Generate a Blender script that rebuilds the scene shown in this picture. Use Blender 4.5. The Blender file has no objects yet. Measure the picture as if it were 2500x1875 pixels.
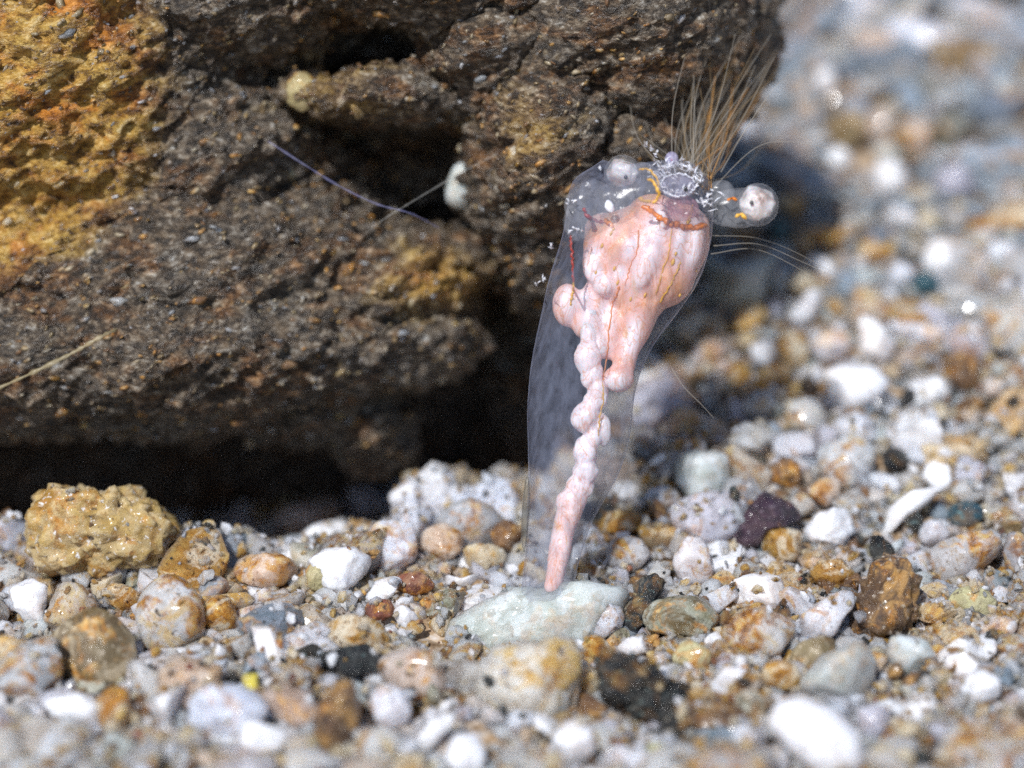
import bpy, math, random
import numpy as np
from mathutils import Vector, Matrix

S = bpy.context.scene
S.unit_settings.scale_length = 0.005          # 1 unit = 5 mm: this is a macro view of a sandy sea bed
R = math.radians

# ------------------------------------------------------------------ camera
TH = R(25.0)
D = 2.5 / math.tan(R(12.5))
F = np.array([0, math.cos(TH), -math.sin(TH)])
RT = np.array([1.0, 0, 0])
UP = np.array([0, math.sin(TH), math.cos(TH)])
CAM = -(D * F + 0.18 * RT - 1.105 * UP)
cd = bpy.data.cameras.new('camera')
cam = bpy.data.objects.new('camera', cd)
S.collection.objects.link(cam)
cam.location = CAM
cam.rotation_euler = (math.pi / 2 - TH, 0, 0)
cd.sensor_width = 36
cd.lens = 18 / math.tan(R(12.5))
cd.clip_start = 0.1
cd.clip_end = 500
cd.dof.use_dof = True
cd.dof.focus_distance = D + 0.05
cd.dof.aperture_fstop = 0.19
S.camera = cam

# ------------------------------------------------------------------ light
SUN_EL, SUN_AZ = R(52), R(-152)               # azimuth measured from +Y towards +X
w = bpy.data.worlds.new('World'); S.world = w; w.use_nodes = True
nt = w.node_tree
sky = nt.nodes.new('ShaderNodeTexSky'); sky.sky_type = 'NISHITA'; sky.sun_disc = False
sky.sun_elevation = SUN_EL; sky.sun_rotation = SUN_AZ
bg = nt.nodes['Background']; bg.inputs[1].default_value = 0.10
nt.links.new(sky.outputs[0], bg.inputs[0])
sd = bpy.data.lights.new('sun', 'SUN'); sd.energy = 4.4; sd.angle = R(0.6); sd.color = (1.0, 0.98, 0.965)
sun = bpy.data.objects.new('sun', sd); S.collection.objects.link(sun)
sdir = Vector((math.sin(SUN_AZ) * math.cos(SUN_EL), math.cos(SUN_AZ) * math.cos(SUN_EL), math.sin(SUN_EL)))
sun.rotation_euler = sdir.to_track_quat('Z', 'Y').to_euler()
sun.location = sdir * 30
S.view_settings.view_transform = 'Standard'; S.view_settings.look = 'None'
S.view_settings.exposure = 0.22; S.view_settings.gamma = 1; S.view_settings.use_curve_mapping = False
S.cycles.use_denoising = False
S.cycles.max_bounces = 10; S.cycles.transparent_max_bounces = 24
S.cycles.transmission_bounces = 6; S.cycles.diffuse_bounces = 3; S.cycles.glossy_bounces = 3
S.cycles.caustics_reflective = False; S.cycles.caustics_refractive = False
S.cycles.sample_clamp_indirect = 3; S.cycles.sample_clamp_direct = 10

# ------------------------------------------------------------------ helpers
rng = np.random.default_rng(7)
random.seed(7)

def W(px, py, dd=0.0):
    """point of the place seen at photo pixel (px,py), dd units beyond the plane of focus"""
    d = D + dd
    return CAM + d * (F + ((px - 1250) / 500 / D) * RT - ((py - 937.5) / 500 / D) * UP)

def project(P):
    v = P - CAM
    d = v @ F
    return 1250 + (v @ RT) / d * D * 500, 937.5 - (v @ UP) / d * D * 500, d

def sm(a, b, x):
    t = np.clip((x - a) / (b - a), 0, 1)
    return t * t * (3 - 2 * t)

def _h(ix, iy, iz, s):
    n = (ix * 73856093) ^ (iy * 19349663) ^ (iz * 83492791) ^ (s * 2654435)
    n = (n ^ (n >> 13)) * 1274126177
    n = n ^ (n >> 16)
    return (n & 0xffff) / 65535.0

def vnoise(P, s=0):
    P = np.asarray(P, float)
    i = np.floor(P).astype(np.int64); f = P - i
    u = f * f * (3 - 2 * f)
    x, y, z = i[..., 0], i[..., 1], i[..., 2]
    r = 0
    for dx in (0, 1):
        for dy in (0, 1):
            for dz in (0, 1):
                wgt = (u[..., 0] if dx else 1 - u[..., 0]) * (u[..., 1] if dy else 1 - u[..., 1]) * (u[..., 2] if dz else 1 - u[..., 2])
                r = r + wgt * _h(x + dx, y + dy, z + dz, s)
    return r * 2 - 1

def fbm(P, o=4, s=0, g=0.5):
    a, t, r = 1.0, 0, 0
    for k in range(o):
        r = r + a * vnoise(P * 2 ** k + k * 17.3, s + k); t += a; a *= g
    return r / t

def ground(x, y):
    x = np.asarray(x, float); y = np.asarray(y, float)
    z = 0.26 * np.maximum(y - 0.6, 0) * sm(-0.3, 1.6, x)
    z = z + 0.10 * np.maximum(y - 0.2, 0) * sm(0.2, 1.5, x) * 0
    P = np.stack([x, y, x * 0], -1)
    z = z + 0.10 * fbm(P * 0.8, 3, 5)
    crest = 0.42 + 0.75 * sm(-1.0, -0.55, x) + 0.15 * sm(-2.0, -2.5, x)   # the hollow scoured out under the rock
    z = z - 0.9 * sm(0.5, 0.15, x) * sm(0, 1.6, y - crest)
    return z

def hit(px, py):
    dr = W(px, py) - CAM; dr = dr / (dr @ F)
    lo, hi = 6.0, 40.0
    for _ in range(40):
        m = (lo + hi) / 2
        p = CAM + dr * m
        if p[2] > ground(p[0], p[1]): lo = m
        else: hi = m
    return lo

def mesh_np(name, V, Fc, mats=(), mi=None, smooth=True, attrs=None):
    V = np.asarray(V, np.float32); Fc = np.asarray(Fc, np.int32)
    me = bpy.data.meshes.new(name)
    me.vertices.add(len(V)); me.vertices.foreach_set('co', V.ravel())
    k = Fc.shape[1]
    me.loops.add(Fc.size); me.loops.foreach_set('vertex_index', Fc.ravel())
    me.polygons.add(len(Fc)); me.polygons.foreach_set('loop_start', np.arange(0, Fc.size, k, dtype=np.int32))
    for m in mats: me.materials.append(m)
    if mi is not None: me.polygons.foreach_set('material_index', np.asarray(mi, np.int32))
    me.update(calc_edges=True)
    me.polygons.foreach_set('use_smooth', np.full(len(Fc), smooth))
    for nme, arr in (attrs or {}).items():
        if arr.ndim == 2:
            at = me.attributes.new(nme, 'FLOAT_COLOR', 'POINT'); at.data.foreach_set('color', arr.astype(np.float32).ravel())
        else:
            at = me.attributes.new(nme, 'FLOAT', 'POINT'); at.data.foreach_set('value', arr.astype(np.float32))
    return me

def link(name, me, parent=None, label=None, cat=None, group=None, kind=None, loc=None, rot=None):
    o = bpy.data.objects.new(name, me)
    S.collection.objects.link(o)
    if parent is not None: o.parent = parent
    if label: o['label'] = label
    if cat: o['category'] = cat
    if group: o['group'] = group
    if kind: o['kind'] = kind
    if loc is not None: o.location = loc
    if rot is not None: o.rotation_euler = rot
    return o

def ico(n):
    import bmesh
    bm = bmesh.new(); bmesh.ops.create_icosphere(bm, subdivisions=n, radius=1)
    V = np.array([v.co[:] for v in bm.verts]); Fc = np.array([[v.index for v in f.verts] for f in bm.faces])
    bm.free(); return V, Fc
ICO = {n: ico(n) for n in (1, 2, 3, 4, 5)}

def centred(V):
    c = V.mean(0); return V - c, c

# ------------------------------------------------------------------ materials
def newmat(name):
    m = bpy.data.materials.new(name); m.use_nodes = True
    return m, m.node_tree, m.node_tree.nodes, m.node_tree.links, m.node_tree.nodes['Principled BSDF']

def mapnode(N, L, src, rot, scl):
    mp = N.new('ShaderNodeMapping'); mp.inputs['Rotation'].default_value = rot; mp.inputs['Scale'].default_value = scl
    L.new(src, mp.inputs['Vector']); return mp.outputs[0]

def noise(N, L, src, scale, detail=3, rough=0.55, dist=0.0):
    n = N.new('ShaderNodeTexNoise'); n.inputs['Scale'].default_value = scale; n.inputs['Detail'].default_value = detail
    n.inputs['Roughness'].default_value = rough; n.inputs['Distortion'].default_value = dist
    L.new(src, n.inputs['Vector']); return n.outputs[0]

def ramp(N, L, src, stops, interp='LINEAR'):
    r = N.new('ShaderNodeValToRGB'); r.color_ramp.interpolation = interp
    e = r.color_ramp.elements
    while len(e) < len(stops): e.new(0.5)
    for i, (p, c) in enumerate(stops):
        e[i].position = p; e[i].color = (*c, 1) if len(c) == 3 else c
    L.new(src, r.inputs[0]); return r.outputs[0]

def mix(N, L, f, a, b, mode='MIX'):
    m = N.new('ShaderNodeMix'); m.data_type = 'RGBA'; m.blend_type = mode
    if isinstance(f, float): m.inputs[0].default_value = f
    else: L.new(f, m.inputs[0])
    for s, v in ((6, a), (7, b)):
        if isinstance(v, tuple): m.inputs[s].default_value = (*v, 1)
        else: L.new(v, m.inputs[s])
    return m.outputs[2]

def grain_mat(name, a, b, stain=None, amt=0.55, sss=0.35, trans=0.0, rough=0.32, scale=9, bump=0.25, spk=None, spec=0.5, radius=0.16, dirt=1.0):
    m, t, N, L, P = newmat(name)
    g = N.new('ShaderNodeNewGeometry').outputs['Position']
    col = mix(N, L, ramp(N, L, noise(N, L, g, scale * .8, 6, 0.68, 0.8), [(0.40, (0, 0, 0)), (0.60, (1, 1, 1))]), a, b)
    vo = N.new('ShaderNodeTexVoronoi'); vo.inputs['Scale'].default_value = max(scale * 2.4, 22)
    wv = N.new('ShaderNodeVectorMath'); wv.operation = 'ADD'
    nz = N.new('ShaderNodeTexNoise'); nz.inputs['Scale'].default_value = scale * 2; L.new(g, nz.inputs['Vector'])
    sc_ = N.new('ShaderNodeVectorMath'); sc_.operation = 'SCALE'; sc_.inputs['Scale'].default_value = 0.10
    L.new(nz.outputs['Color'], sc_.inputs[0]); L.new(g, wv.inputs[0]); L.new(sc_.outputs[0], wv.inputs[1]); L.new(wv.outputs[0], vo.inputs['Vector'])
    cell = ramp(N, L, vo.outputs['Color'], [(0.15, (0.80, 0.78, 0.76)), (0.5, (0.96, 0.96, 0.96)), (0.85, (1.10, 1.10, 1.12))])
    col = mix(N, L, 1.0, col, cell, 'MULTIPLY')
    # every grain its own shade
    oi = N.new('ShaderNodeObjectInfo').outputs['Random']
    at = N.new('ShaderNodeAttribute'); at.attribute_name = 'rnd'
    ad = N.new('ShaderNodeMath'); ad.operation = 'ADD'; L.new(oi, ad.inputs[0]); L.new(at.outputs['Fac'], ad.inputs[1])
    fr = N.new('ShaderNodeMath'); fr.operation = 'FRACT'; L.new(ad.outputs[0], fr.inputs[0])
    shade = ramp(N, L, fr.outputs[0], [(0, (0.50, 0.50, 0.54)), (0.25, (0.92, 0.88, 0.82)), (0.5, (0.80, 0.85, 0.90)), (0.75, (1, 0.98, 0.97)), (1, (0.80, 0.66, 0.52))])
    col = mix(N, L, 0.15 if name == 'white_quartz' else 1.0, col, shade, 'MULTIPLY')
    # rusty staining that runs over neighbouring grains, finer inside each
    big = noise(N, L, g, 1.5, 2, 0.5)
    sml = noise(N, L, g, 8.0, 7, 0.72, 0.7)
    sm_ = N.new('ShaderNodeMath'); sm_.operation = 'MULTIPLY_ADD'; sm_.inputs[1].default_value = 0.55
    L.new(big, sm_.inputs[0]); L.new(sml, sm_.inputs[2])
    f = ramp(N, L, sm_.outputs[0], [(0.80, (0, 0, 0)), (0.85, (0.55 * dirt,) * 3), (0.93, (0.97 * dirt,) * 3)])
    rust = ramp(N, L, noise(N, L, g, 19, 4, 0.6), [(0.36, (0.20, 0.07, 0.008)), (0.50, (0.50, 0.22, 0.030)), (0.64, (0.70, 0.46, 0.16))])
    col = mix(N, L, f, col, rust)
    if stain is not None:
        f = ramp(N, L, noise(N, L, g, scale * 0.55, 6, 0.7, 1.0), [(amt - .03, (0, 0, 0)), (amt + 0.07, (1, 1, 1))])
        col = mix(N, L, f, col, stain)
    if spk is not None:
        f = ramp(N, L, noise(N, L, g, scale * 4.0, 3, 0.6), [(0.62, (0, 0, 0)), (0.68, (1, 1, 1))])
        col = mix(N, L, f, col, spk)
    f = ramp(N, L, noise(N, L, g, 13, 3, 0.6), [(0.645, (0, 0, 0)), (0.70, (0.9 * dirt,) * 3)])
    col = mix(N, L, f, col, (0.07, 0.05, 0.035))
    f = ramp(N, L, noise(N, L, g, 42, 3, 0.6), [(0.63, (0, 0, 0)), (0.70, (0.8 * dirt,) * 3)])
    col = mix(N, L, f, col, (0.13, 0.075, 0.035))
    L.new(col, P.inputs['Base Color'])
    L.new(ramp(N, L, noise(N, L, g, 12, 3, 0.6), [(0.40, (max(rough - .2, .06),) * 3), (0.65, (rough + .3,) * 3)]), P.inputs['Roughness'])
    P.inputs['Specular IOR Level'].default_value = spec
    if sss:
        P.inputs['Subsurface Weight'].default_value = sss
        P.inputs['Subsurface Radius'].default_value = (1.0, 0.85, 0.75)
        P.inputs['Subsurface Scale'].default_value = radius * 1.8
    if trans:
        P.inputs['Transmission Weight'].default_value = trans
        P.inputs['IOR'].default_value = 1.25
    if name != 'black_mineral':
        P.inputs['Coat Weight'].default_value = .55; P.inputs['Coat Roughness'].default_value = .07; P.inputs['Coat IOR'].default_value = 1.4
    bp = N.new('ShaderNodeBump'); bp.inputs['Strength'].default_value = min(1, bump * 1.6); bp.inputs['Distance'].default_value = 0.03
    L.new(noise(N, L, g, scale * 2.6, 7, 0.72, 0.3), bp.inputs['Height'])
    b2 = N.new('ShaderNodeBump'); b2.inputs['Strength'].default_value = 0.35; b2.inputs['Distance'].default_value = 0.03
    L.new(vo.outputs['Color'], b2.inputs['Height']); L.new(bp.outputs[0], b2.inputs['Normal'])
    L.new(b2.outputs[0], P.inputs['Normal'])
    return m

M = {}
M['white'] = grain_mat('white_quartz', (0.90, 0.91, 0.94), (0.76, 0.77, 0.83), None, sss=0.6, rough=0.3, dirt=.25)
M['milky'] = grain_mat('milky_quartz', (0.86, 0.86, 0.95), (0.68, 0.69, 0.78), None, sss=0.85, trans=0.12, rough=.24, dirt=.8)
M['clear'] = grain_mat('clear_quartz', (0.86, 0.85, 0.85), (0.64, 0.64, 0.64), (0.66, 0.50, 0.28), 0.56, sss=0.8, trans=0.25, rough=0.16, bump=.5)
M['grey'] = grain_mat('grey_quartz', (0.64, 0.64, 0.66), (0.48, 0.48, 0.49), (0.36, 0.27, 0.17), 0.60, sss=0.7, trans=0.2, rough=.24, bump=.45)
M['green'] = grain_mat('pale_green_stone', (0.54, 0.60, 0.57), (0.66, 0.71, 0.72), (0.52, 0.42, 0.28), 0.76, sss=0.8, trans=0.15, rough=0.22, scale=5, bump=0.2, dirt=.3)
M['tan'] = grain_mat('tan_stone', (0.74, 0.60, 0.42), (0.60, 0.46, 0.28), (0.58, 0.32, 0.08), 0.54, sss=0.7, bump=.5, spk=(0.75, 0.72, 0.66))
M['amber'] = grain_mat('amber_stone', (0.62, 0.35, 0.09), (0.42, 0.20, 0.04), (0.74, 0.62, 0.46), 0.50, sss=0.6, trans=0.15, bump=.5, rough=0.28, spk=(0.07, 0.035, 0.02))
M['brown'] = grain_mat('brown_stone', (0.20, 0.11, 0.05), (0.08, 0.042, 0.022), (0.42, 0.24, 0.08), 0.55, sss=0.1, bump=.5, spk=(0.45, 0.38, 0.3))
M['black'] = grain_mat('black_mineral', (0.010, 0.012, 0.015), (0.05, 0.055, 0.055), (0.20, 0.17, 0.12), 0.60, sss=0, rough=0.3, bump=0.9, spk=(0.10, 0.16, 0.16), spec=0.6, dirt=.35)
M['olive'] = grain_mat('olive_stone', (0.26, 0.20, 0.10), (0.15, 0.10, 0.045), (0.38, 0.32, 0.22), 0.54, sss=0.1, bump=.3, spk=(0.44, 0.38, 0.28))
M['mottled'] = grain_mat('mottled_green_stone', (0.26, 0.26, 0.17), (0.44, 0.45, 0.38), (0.12, 0.085, 0.035), 0.55, sss=0.2, bump=.5, spk=(0.05, 0.04, 0.03))
M['yellowgreen'] = grain_mat('yellow_green_stone', (0.50, 0.47, 0.25), (0.42, 0.38, 0.22), (0.14, 0.13, 0.10), 0.58, sss=0.25, bump=.4)
M['watertint'] = grain_mat('water_tint_grain', (0.36, 0.42, 0.50), (0.20, 0.26, 0.31), (0.10, 0.10, 0.09), .62, sss=.6, trans=.1, rough=.25, dirt=.6)  # blue-grey of water and light falloff with distance, put into the grain colour
M['yellow'] = grain_mat('yellow_stone', (0.62, 0.52, 0.03), (0.52, 0.42, 0.10), None, sss=0.2, dirt=.3)
M['teal'] = grain_mat('teal_stone', (0.010, 0.060, 0.090), (0.03, 0.12, 0.16), (0.005, 0.01, 0.02), 0.56, sss=0, rough=0.3, bump=.6, spk=(0.10, 0.26, 0.30), dirt=.3)
M['pink'] = grain_mat('pinkish_stone', (0.76, 0.62, 0.54), (0.64, 0.48, 0.38), (0.58, 0.32, 0.12), 0.56, sss=0.75, trans=.15, bump=.4)
M['purple'] = grain_mat('dark_purple_stone', (0.040, 0.022, 0.040), (0.085, 0.050, 0.065), (0.02, 0.014, 0.02), 0.52, sss=0, bump=0.7, spk=(0.22, 0.18, 0.22), dirt=.4)
M['red'] = grain_mat('dark_red_stone', (0.24, 0.08, 0.045), (0.14, 0.045, 0.028), (0.36, 0.2, 0.12), .58, sss=0.1, bump=.5)
M['slab'] = grain_mat('stained_slab', (0.78, 0.66, 0.52), (0.82, 0.77, 0.70), (0.62, 0.38, 0.13), 0.53, sss=0.8, trans=.12, scale=9, rough=0.25, bump=.5, spk=(0.80, 0.76, 0.70), radius=.3)
M['clump'] = grain_mat('ochre_crust', (0.66, 0.52, 0.30), (0.52, 0.36, 0.12), (0.34, 0.18, 0.03), 0.54, sss=0.3, scale=8, bump=0.8, rough=0.4, spk=(0.82, 0.80, 0.78))

# ------------------------------------------------------------------ shapes
def facet(V, r, n=9, lo=0.46, hi=0.92):
    V = V.copy()
    for _ in range(n):
        nn = r.normal(size=3); nn /= np.linalg.norm(nn)
        d = r.uniform(lo, hi)
        k = np.maximum(V @ nn - d, 0)
        V -= k[:, None] * nn
    return V

def grain_shape(level, r, rough=0.06, facets=9, flat=None):
    V, Fc = ICO[level]
    nrm = ICO[level][0]
    off = r.uniform(0, 50, 3)
    V = V * (1 + .22 * fbm(V * 1.2 + off, 2, 3))[:, None]
    V = facet(V, r, facets, 0.36, 0.82)
    hi = 1.0 if level > 2 else .25
    V = V + nrm * (hi * rough * .8 * fbm(V * 3.2 + off, 4, 9, .65))[:, None]
    s = np.array([1.12, r.uniform(.7, 1.05), r.uniform(.5, .75)])
    if flat: s[2] = flat
    return V * s, Fc

def poly_radius(poly, ang):
    """distance from the centroid to the outline in direction ang"""
    c = poly.mean(0)
    P = poly - c
    out = np.zeros_like(ang)
    dx, dy = np.cos(ang), np.sin(ang)
    n = len(P)
    for i in range(n):
        a, b = P[i], P[(i + 1) % n]
        e = b - a
        den = dx * e[1] - dy * e[0]
        with np.errstate(divide='ignore', invalid='ignore'):
            t = (a[0] * e[1] - a[1] * e[0]) / den
            u = (a[0] * dy - a[1] * dx) / den
        ok = (np.abs(den) > 1e-9) & (t > 0) & (u >= -1e-6) & (u <= 1 + 1e-6)
        out = np.where(ok, np.maximum(out, t), out)
    return out, c

BASIS = np.stack([RT, UP, -F], 0)             # local x,y,z of a stone turned to face the photographer

def poly_stone(poly_px, depth, thick, level=4, rough=0.04, blocky=0.75, seed=0, rough_scale=5.0, facets=0):
    """solid stone whose outline follows the polygon, thickness `thick` (fraction of mean radius)"""
    poly = np.array(poly_px, float)
    sc = (D + depth) / D / 500.0
    V, Fc = ICO[level]
    ang = np.arctan2(V[:, 1], V[:, 0])
    P2 = np.stack([poly[:, 0], -poly[:, 1]], 1)
    rad, c = poly_radius(P2, ang)
    # soften corners
    rs = 0
    for k, wt in ((-0.12, .25), (0, .5), (0.12, .25)):
        rs = rs + wt * poly_radius(P2, ang + k)[0]
    rad = rs * sc
    rho = np.sqrt(V[:, 0] ** 2 + V[:, 1] ** 2)
    sr = rho ** blocky
    T = thick * rad.mean()
    X = rad * sr * np.cos(ang); Y = rad * sr * np.sin(ang); Z = T * V[:, 2]
    Q = np.stack([X, Y, Z], 1)
    if facets:
        r = np.random.default_rng(seed + 1000); mr = rad.mean()
        for _ in range(facets):
            nn = r.normal(size=3); nn[2] = abs(nn[2]) + .3; nn /= np.linalg.norm(nn)
            d = r.uniform(.55, .85) * T if nn[2] > .6 else r.uniform(.75, .95) * mr
            k = np.maximum(Q @ nn - d, 0); Q = Q - 0.8 * k[:, None] * nn
    off = np.array([seed * 3.7, seed * 1.3, seed * 2.1])
    mr = rad.mean()
    n = V * np.array([1, 1, 1])
    Q = Q + n * (rough * mr * (1.6 * fbm(Q / mr * 1.6 + off, 3, 2) + 1.2 * fbm(Q / mr * rough_scale + off, 4, 4, 0.6)))[:, None]
    Wd = Q @ BASIS
    ctr = W(c[0], -c[1], depth)
    return Wd, Fc, ctr

def ell_poly(cx, cy, rx, ry, rot=0, n=14, jag=0.10, seed=0):
    r = np.random.default_rng(seed + 77)
    a = np.linspace(0, 2 * math.pi, n, endpoint=False)
    k = 1 + r.uniform(-jag, jag, n)
    x = rx * np.cos(a) * k; y = ry * np.sin(a) * k
    c, s = math.cos(R(rot)), math.sin(R(rot))
    return [(cx + x_ * c - y_ * -s, cy + (-x_ * s + y_ * c)) for x_, y_ in zip(x, y)]

# ------------------------------------------------------------------ the sea bed sheet
xs = np.concatenate([np.linspace(-60, -5, 12), np.linspace(-4.6, 8, 120), np.linspace(9, 60, 12)])
ys = np.concatenate([np.linspace(-30, -3, 8), np.linspace(-2.8, 12, 140), np.linspace(13, 90, 14)])
GX, GY = np.meshgrid(xs, ys)
GZ = ground(GX, np.minimum(GY, 14)) - 0.07
n_x, n_y = len(xs), len(ys)
V = np.stack([GX, GY, GZ], -1).reshape(-1, 3)
idx = np.arange(n_x * n_y).reshape(n_y, n_x)
Fc = np.stack([idx[:-1, :-1], idx[:-1, 1:], idx[1:, 1:], idx[1:, :-1]], -1).reshape(-1, 4)
m, t, N, L, P = newmat('fine_sand')
g = N.new('ShaderNodeNewGeometry').outputs['Position']
vo = N.new('ShaderNodeTexVoronoi'); vo.inputs['Scale'].default_value = 9; L.new(g, vo.inputs['Vector'])
c1 = ramp(N, L, noise(N, L, g, 14, 5, .7), [(0.35, (0.16, 0.09, 0.04)), (0.5, (0.36, 0.26, 0.16)), (0.65, (0.5, 0.46, 0.42))])
L.new(c1, P.inputs['Base Color']); P.inputs['Roughness'].default_value = 0.8
bp = N.new('ShaderNodeBump'); bp.inputs['Strength'].default_value = 1; bp.inputs['Distance'].default_value = 0.05; bp.invert = True
L.new(vo.outputs['Distance'], bp.inputs['Height']); L.new(bp.outputs[0], P.inputs['Normal'])
seabed = link('seabed', mesh_np('seabed', V, Fc, [m]), kind='structure')

# ------------------------------------------------------------------ individually known stones
# (outline or (cx,cy,rx,ry,rot)), material, thickness, roughness, facets, name, category, label
H = []
def stone(shape, mat, label, name='pebble', cat='pebble', thick=0.8, rough=0.085, facets=6, lift=0.0, blocky=0.75, rs=5.0, group=None, level=4, foot=.45):
    seed = len(H)
    poly = ell_poly(*shape, seed=seed) if isinstance(shape, tuple) else shape
    H.append(dict(poly=poly, mat=mat, label=label, name=name, cat=cat, thick=thick, rough=rough, facets=facets, lift=lift, blocky=blocky, rs=rs, seed=seed, group=group, level=level, foot=foot))

G = 'sand_grain'
stone([(85,1205),(112,1180),(175,1178),(240,1192),(290,1182),(340,1205),(400,1240),(435,1290),(430,1345),(385,1385),(250,1405),(100,1395),(66,1320),(80,1260)], 'clump',
      'knobbly ochre crusted lump, largest stone under the rock at far left', 'crusted_lump', 'stone', thick=0.7, rough=0.22, rs=6, facets=0, level=5, foot=1.25)
stone([(22,1430),(60,1408),(117,1430),(110,1500),(112,1562),(75,1545),(35,1485)], 'white', 'white blocky grain at the left edge below the ochre lump', G, 'sand grain')
stone((172,1490,66,72,10), 'clear', 'clear greyish grain leaning on the olive-brown pebble', G, 'sand grain')
stone([(112,1560),(150,1510),(215,1478),(280,1500),(325,1545),(338,1610),(312,1665),(250,1688),(180,1680),(120,1620)], 'olive', 'rounded olive-brown streaky pebble at lower left', thick=0.85, rough=0.03)
stone([(108,1712),(180,1690),(245,1700),(252,1782),(205,1788),(172,1742),(132,1760)], 'white', 'bright white angular grain just under the olive-brown pebble', G, 'sand grain')
stone((280,1735,46,62,0), 'amber', 'orange-brown grain touching the white grain below the olive-brown pebble', G, 'sand grain')
stone((418,1505,88,105,20), 'clear', 'large cloudy clear grain right of the olive-brown pebble', G, 'sand grain', rough=.03)
stone((300,1460,50,34,-20), 'amber', 'small amber crusted grain above the olive-brown pebble', G, 'sand grain', rough=.1)
stone((535,1500,42,60,25), 'amber', 'dark amber grain stuck between two clear grains at left', G, 'sand grain', rough=.1)
stone((555,1735,100,72,0), 'milky', 'broad cloudy pale grey grain at lower left', G, 'sand grain')
stone([(572,1770),(620,1755),(712,1795),(690,1825),(640,1845),(585,1820)], 'white', 'white pointed shard at the bottom edge, left part', 'shard', 'sand grain')
stone([(578,1640),(632,1644),(630,1700),(608,1690)], 'yellow', 'small bright yellow three-cornered chip', 'chip', 'sand grain')
stone((825,1755,52,98,-8), 'brown', 'upright brown grain with a rusty middle at the bottom', G, 'sand grain', rough=.05)
stone([(766,1650),(775,1590),(830,1572),(900,1575),(955,1612),(958,1640),(900,1640),(850,1660),(790,1672)], 'black', 'flat speckled black and grey flake left of the stained slab', 'flake', 'stone', rough=.12, thick=.6)
stone((650,1392,95,42,-8), 'pink', 'long pinkish-orange grain at the mouth of the dark hollow', G, 'sand grain')
stone([(742,1372),(790,1340),(870,1336),(915,1365),(900,1405),(850,1440),(800,1458),(748,1425)], 'white', 'white rounded grain at the front of the dark hollow, near the lilac block', G, 'sand grain')
stone((782,1405,34,46,10), 'yellowgreen', 'yellowish grain pressed against the white rounded grain by the hollow', G, 'sand grain')
stone([(898,1290),(930,1272),(1010,1272),(1018,1330),(1000,1395),(950,1405),(900,1380)], 'milky', 'squarish lilac-white block standing in the hollow mouth', 'block', 'stone', blocky=.6)
stone((1078,1325,55,50,10), 'pink', 'blurred pinkish grain right of the lilac block', G, 'sand grain')
stone((1150,1278,85,62,0), 'grey', 'blurred mottled grey stone inside the hollow behind the creature foot', 'pebble')
stone((1238,1310,42,40,0), 'brown', 'dark brown grain behind the left side of the creature foot', G, 'sand grain')
stone((1180,1360,60,38,0), 'tan', 'tan grain in front of the mottled grey stone in the hollow', G, 'sand grain')
stone([(950,1590),(1010,1552),(1120,1488),(1200,1448),(1300,1424),(1420,1424),(1520,1436),(1570,1475),(1560,1540),(1500,1600),(1400,1640),(1200,1640),(1080,1618),(990,1612)], 'green',
      'wide smooth pale green stone that the sea creature stands on', thick=0.32, rough=0.08, facets=5, blocky=.6, level=5, lift=-.17)
stone([(985,1720),(1040,1650),(1120,1618),(1240,1590),(1330,1565),(1420,1560),(1462,1640),(1455,1740),(1430,1800),(1300,1810),(1150,1790),(1060,1770)], 'slab',
      'large tan and orange stained slab in front of the pale green stone', 'slab', 'stone', thick=0.35, rough=0.14, facets=6, level=5, lift=-.10)
stone((1010,1645,92,62,-15), 'pink', 'pinkish-tan grain left of the stained slab', G, 'sand grain', rough=.02)
stone([(1052,1412),(1085,1404),(1130,1410),(1175,1402),(1182,1425),(1150,1445),(1120,1428),(1060,1428)], 'white', 'thin bright white chip behind the pale green stone', 'chip', 'sand grain', thick=.6)
stone((1258,1393,27,13,-25), 'white', 'tiny bright white chip just left of the creature foot', 'chip', 'sand grain')
stone([(890,1462),(915,1420),(965,1402),(985,1415),(960,1455),(905,1475)], 'white', 'slanted white chip between the red grain and the hollow', 'chip', 'sand grain')
stone((1010,1425,50,30,0), 'red', 'reddish-brown grain between two white chips', G, 'sand grain')
stone((925,1490,46,28,5), 'red', 'dark red oval grain left of the pale green stone', G, 'sand grain')
stone((992,1507,40,24,-30), 'white', 'small white oval grain touching the dark red oval grain', G, 'sand grain')
stone((875,1550,85,48,-15), 'amber', 'orange stained grain above the black and grey flake', G, 'sand grain')
stone((952,1728,52,56,0), 'milky', 'pale blue-grey grain inside a dark rim, bottom centre-left', G, 'sand grain')
stone((990,1705,18,50,-40), 'black', 'thin dark curved flake over the pale blue-grey grain', 'flake', 'sand grain')
stone((1057,1698,15,38,-6), 'mottled', 'small upright grey-green rod at the left of the stained slab', 'rod', 'sand grain')
stone([(1000,1820),(1050,1760),(1108,1735),(1112,1760),(1070,1810),(1020,1855)], 'white', 'slanting white shard under the grey-green rod', 'shard', 'sand grain')
stone([(1446,1640),(1490,1600),(1550,1608),(1590,1640),(1630,1655),(1672,1690),(1678,1725),(1640,1760),(1590,1768),(1530,1740),(1500,1745),(1465,1700)], 'black',
      'big rough black stone right of the stained slab', 'stone', 'stone', thick=.8, rough=.36, rs=6, facets=0, level=5)
stone([(1512,1520),(1530,1470),(1565,1412),(1600,1402),(1624,1425),(1612,1465),(1575,1500),(1555,1545),(1525,1545)], 'black', 'upright elongated black glittering stone near the creature foot', 'stone', 'stone', rough=.24, facets=0)
stone((1665,1505,100,52,5), 'mottled', 'mottled greenish pebble behind the yellow-green one')
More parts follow.
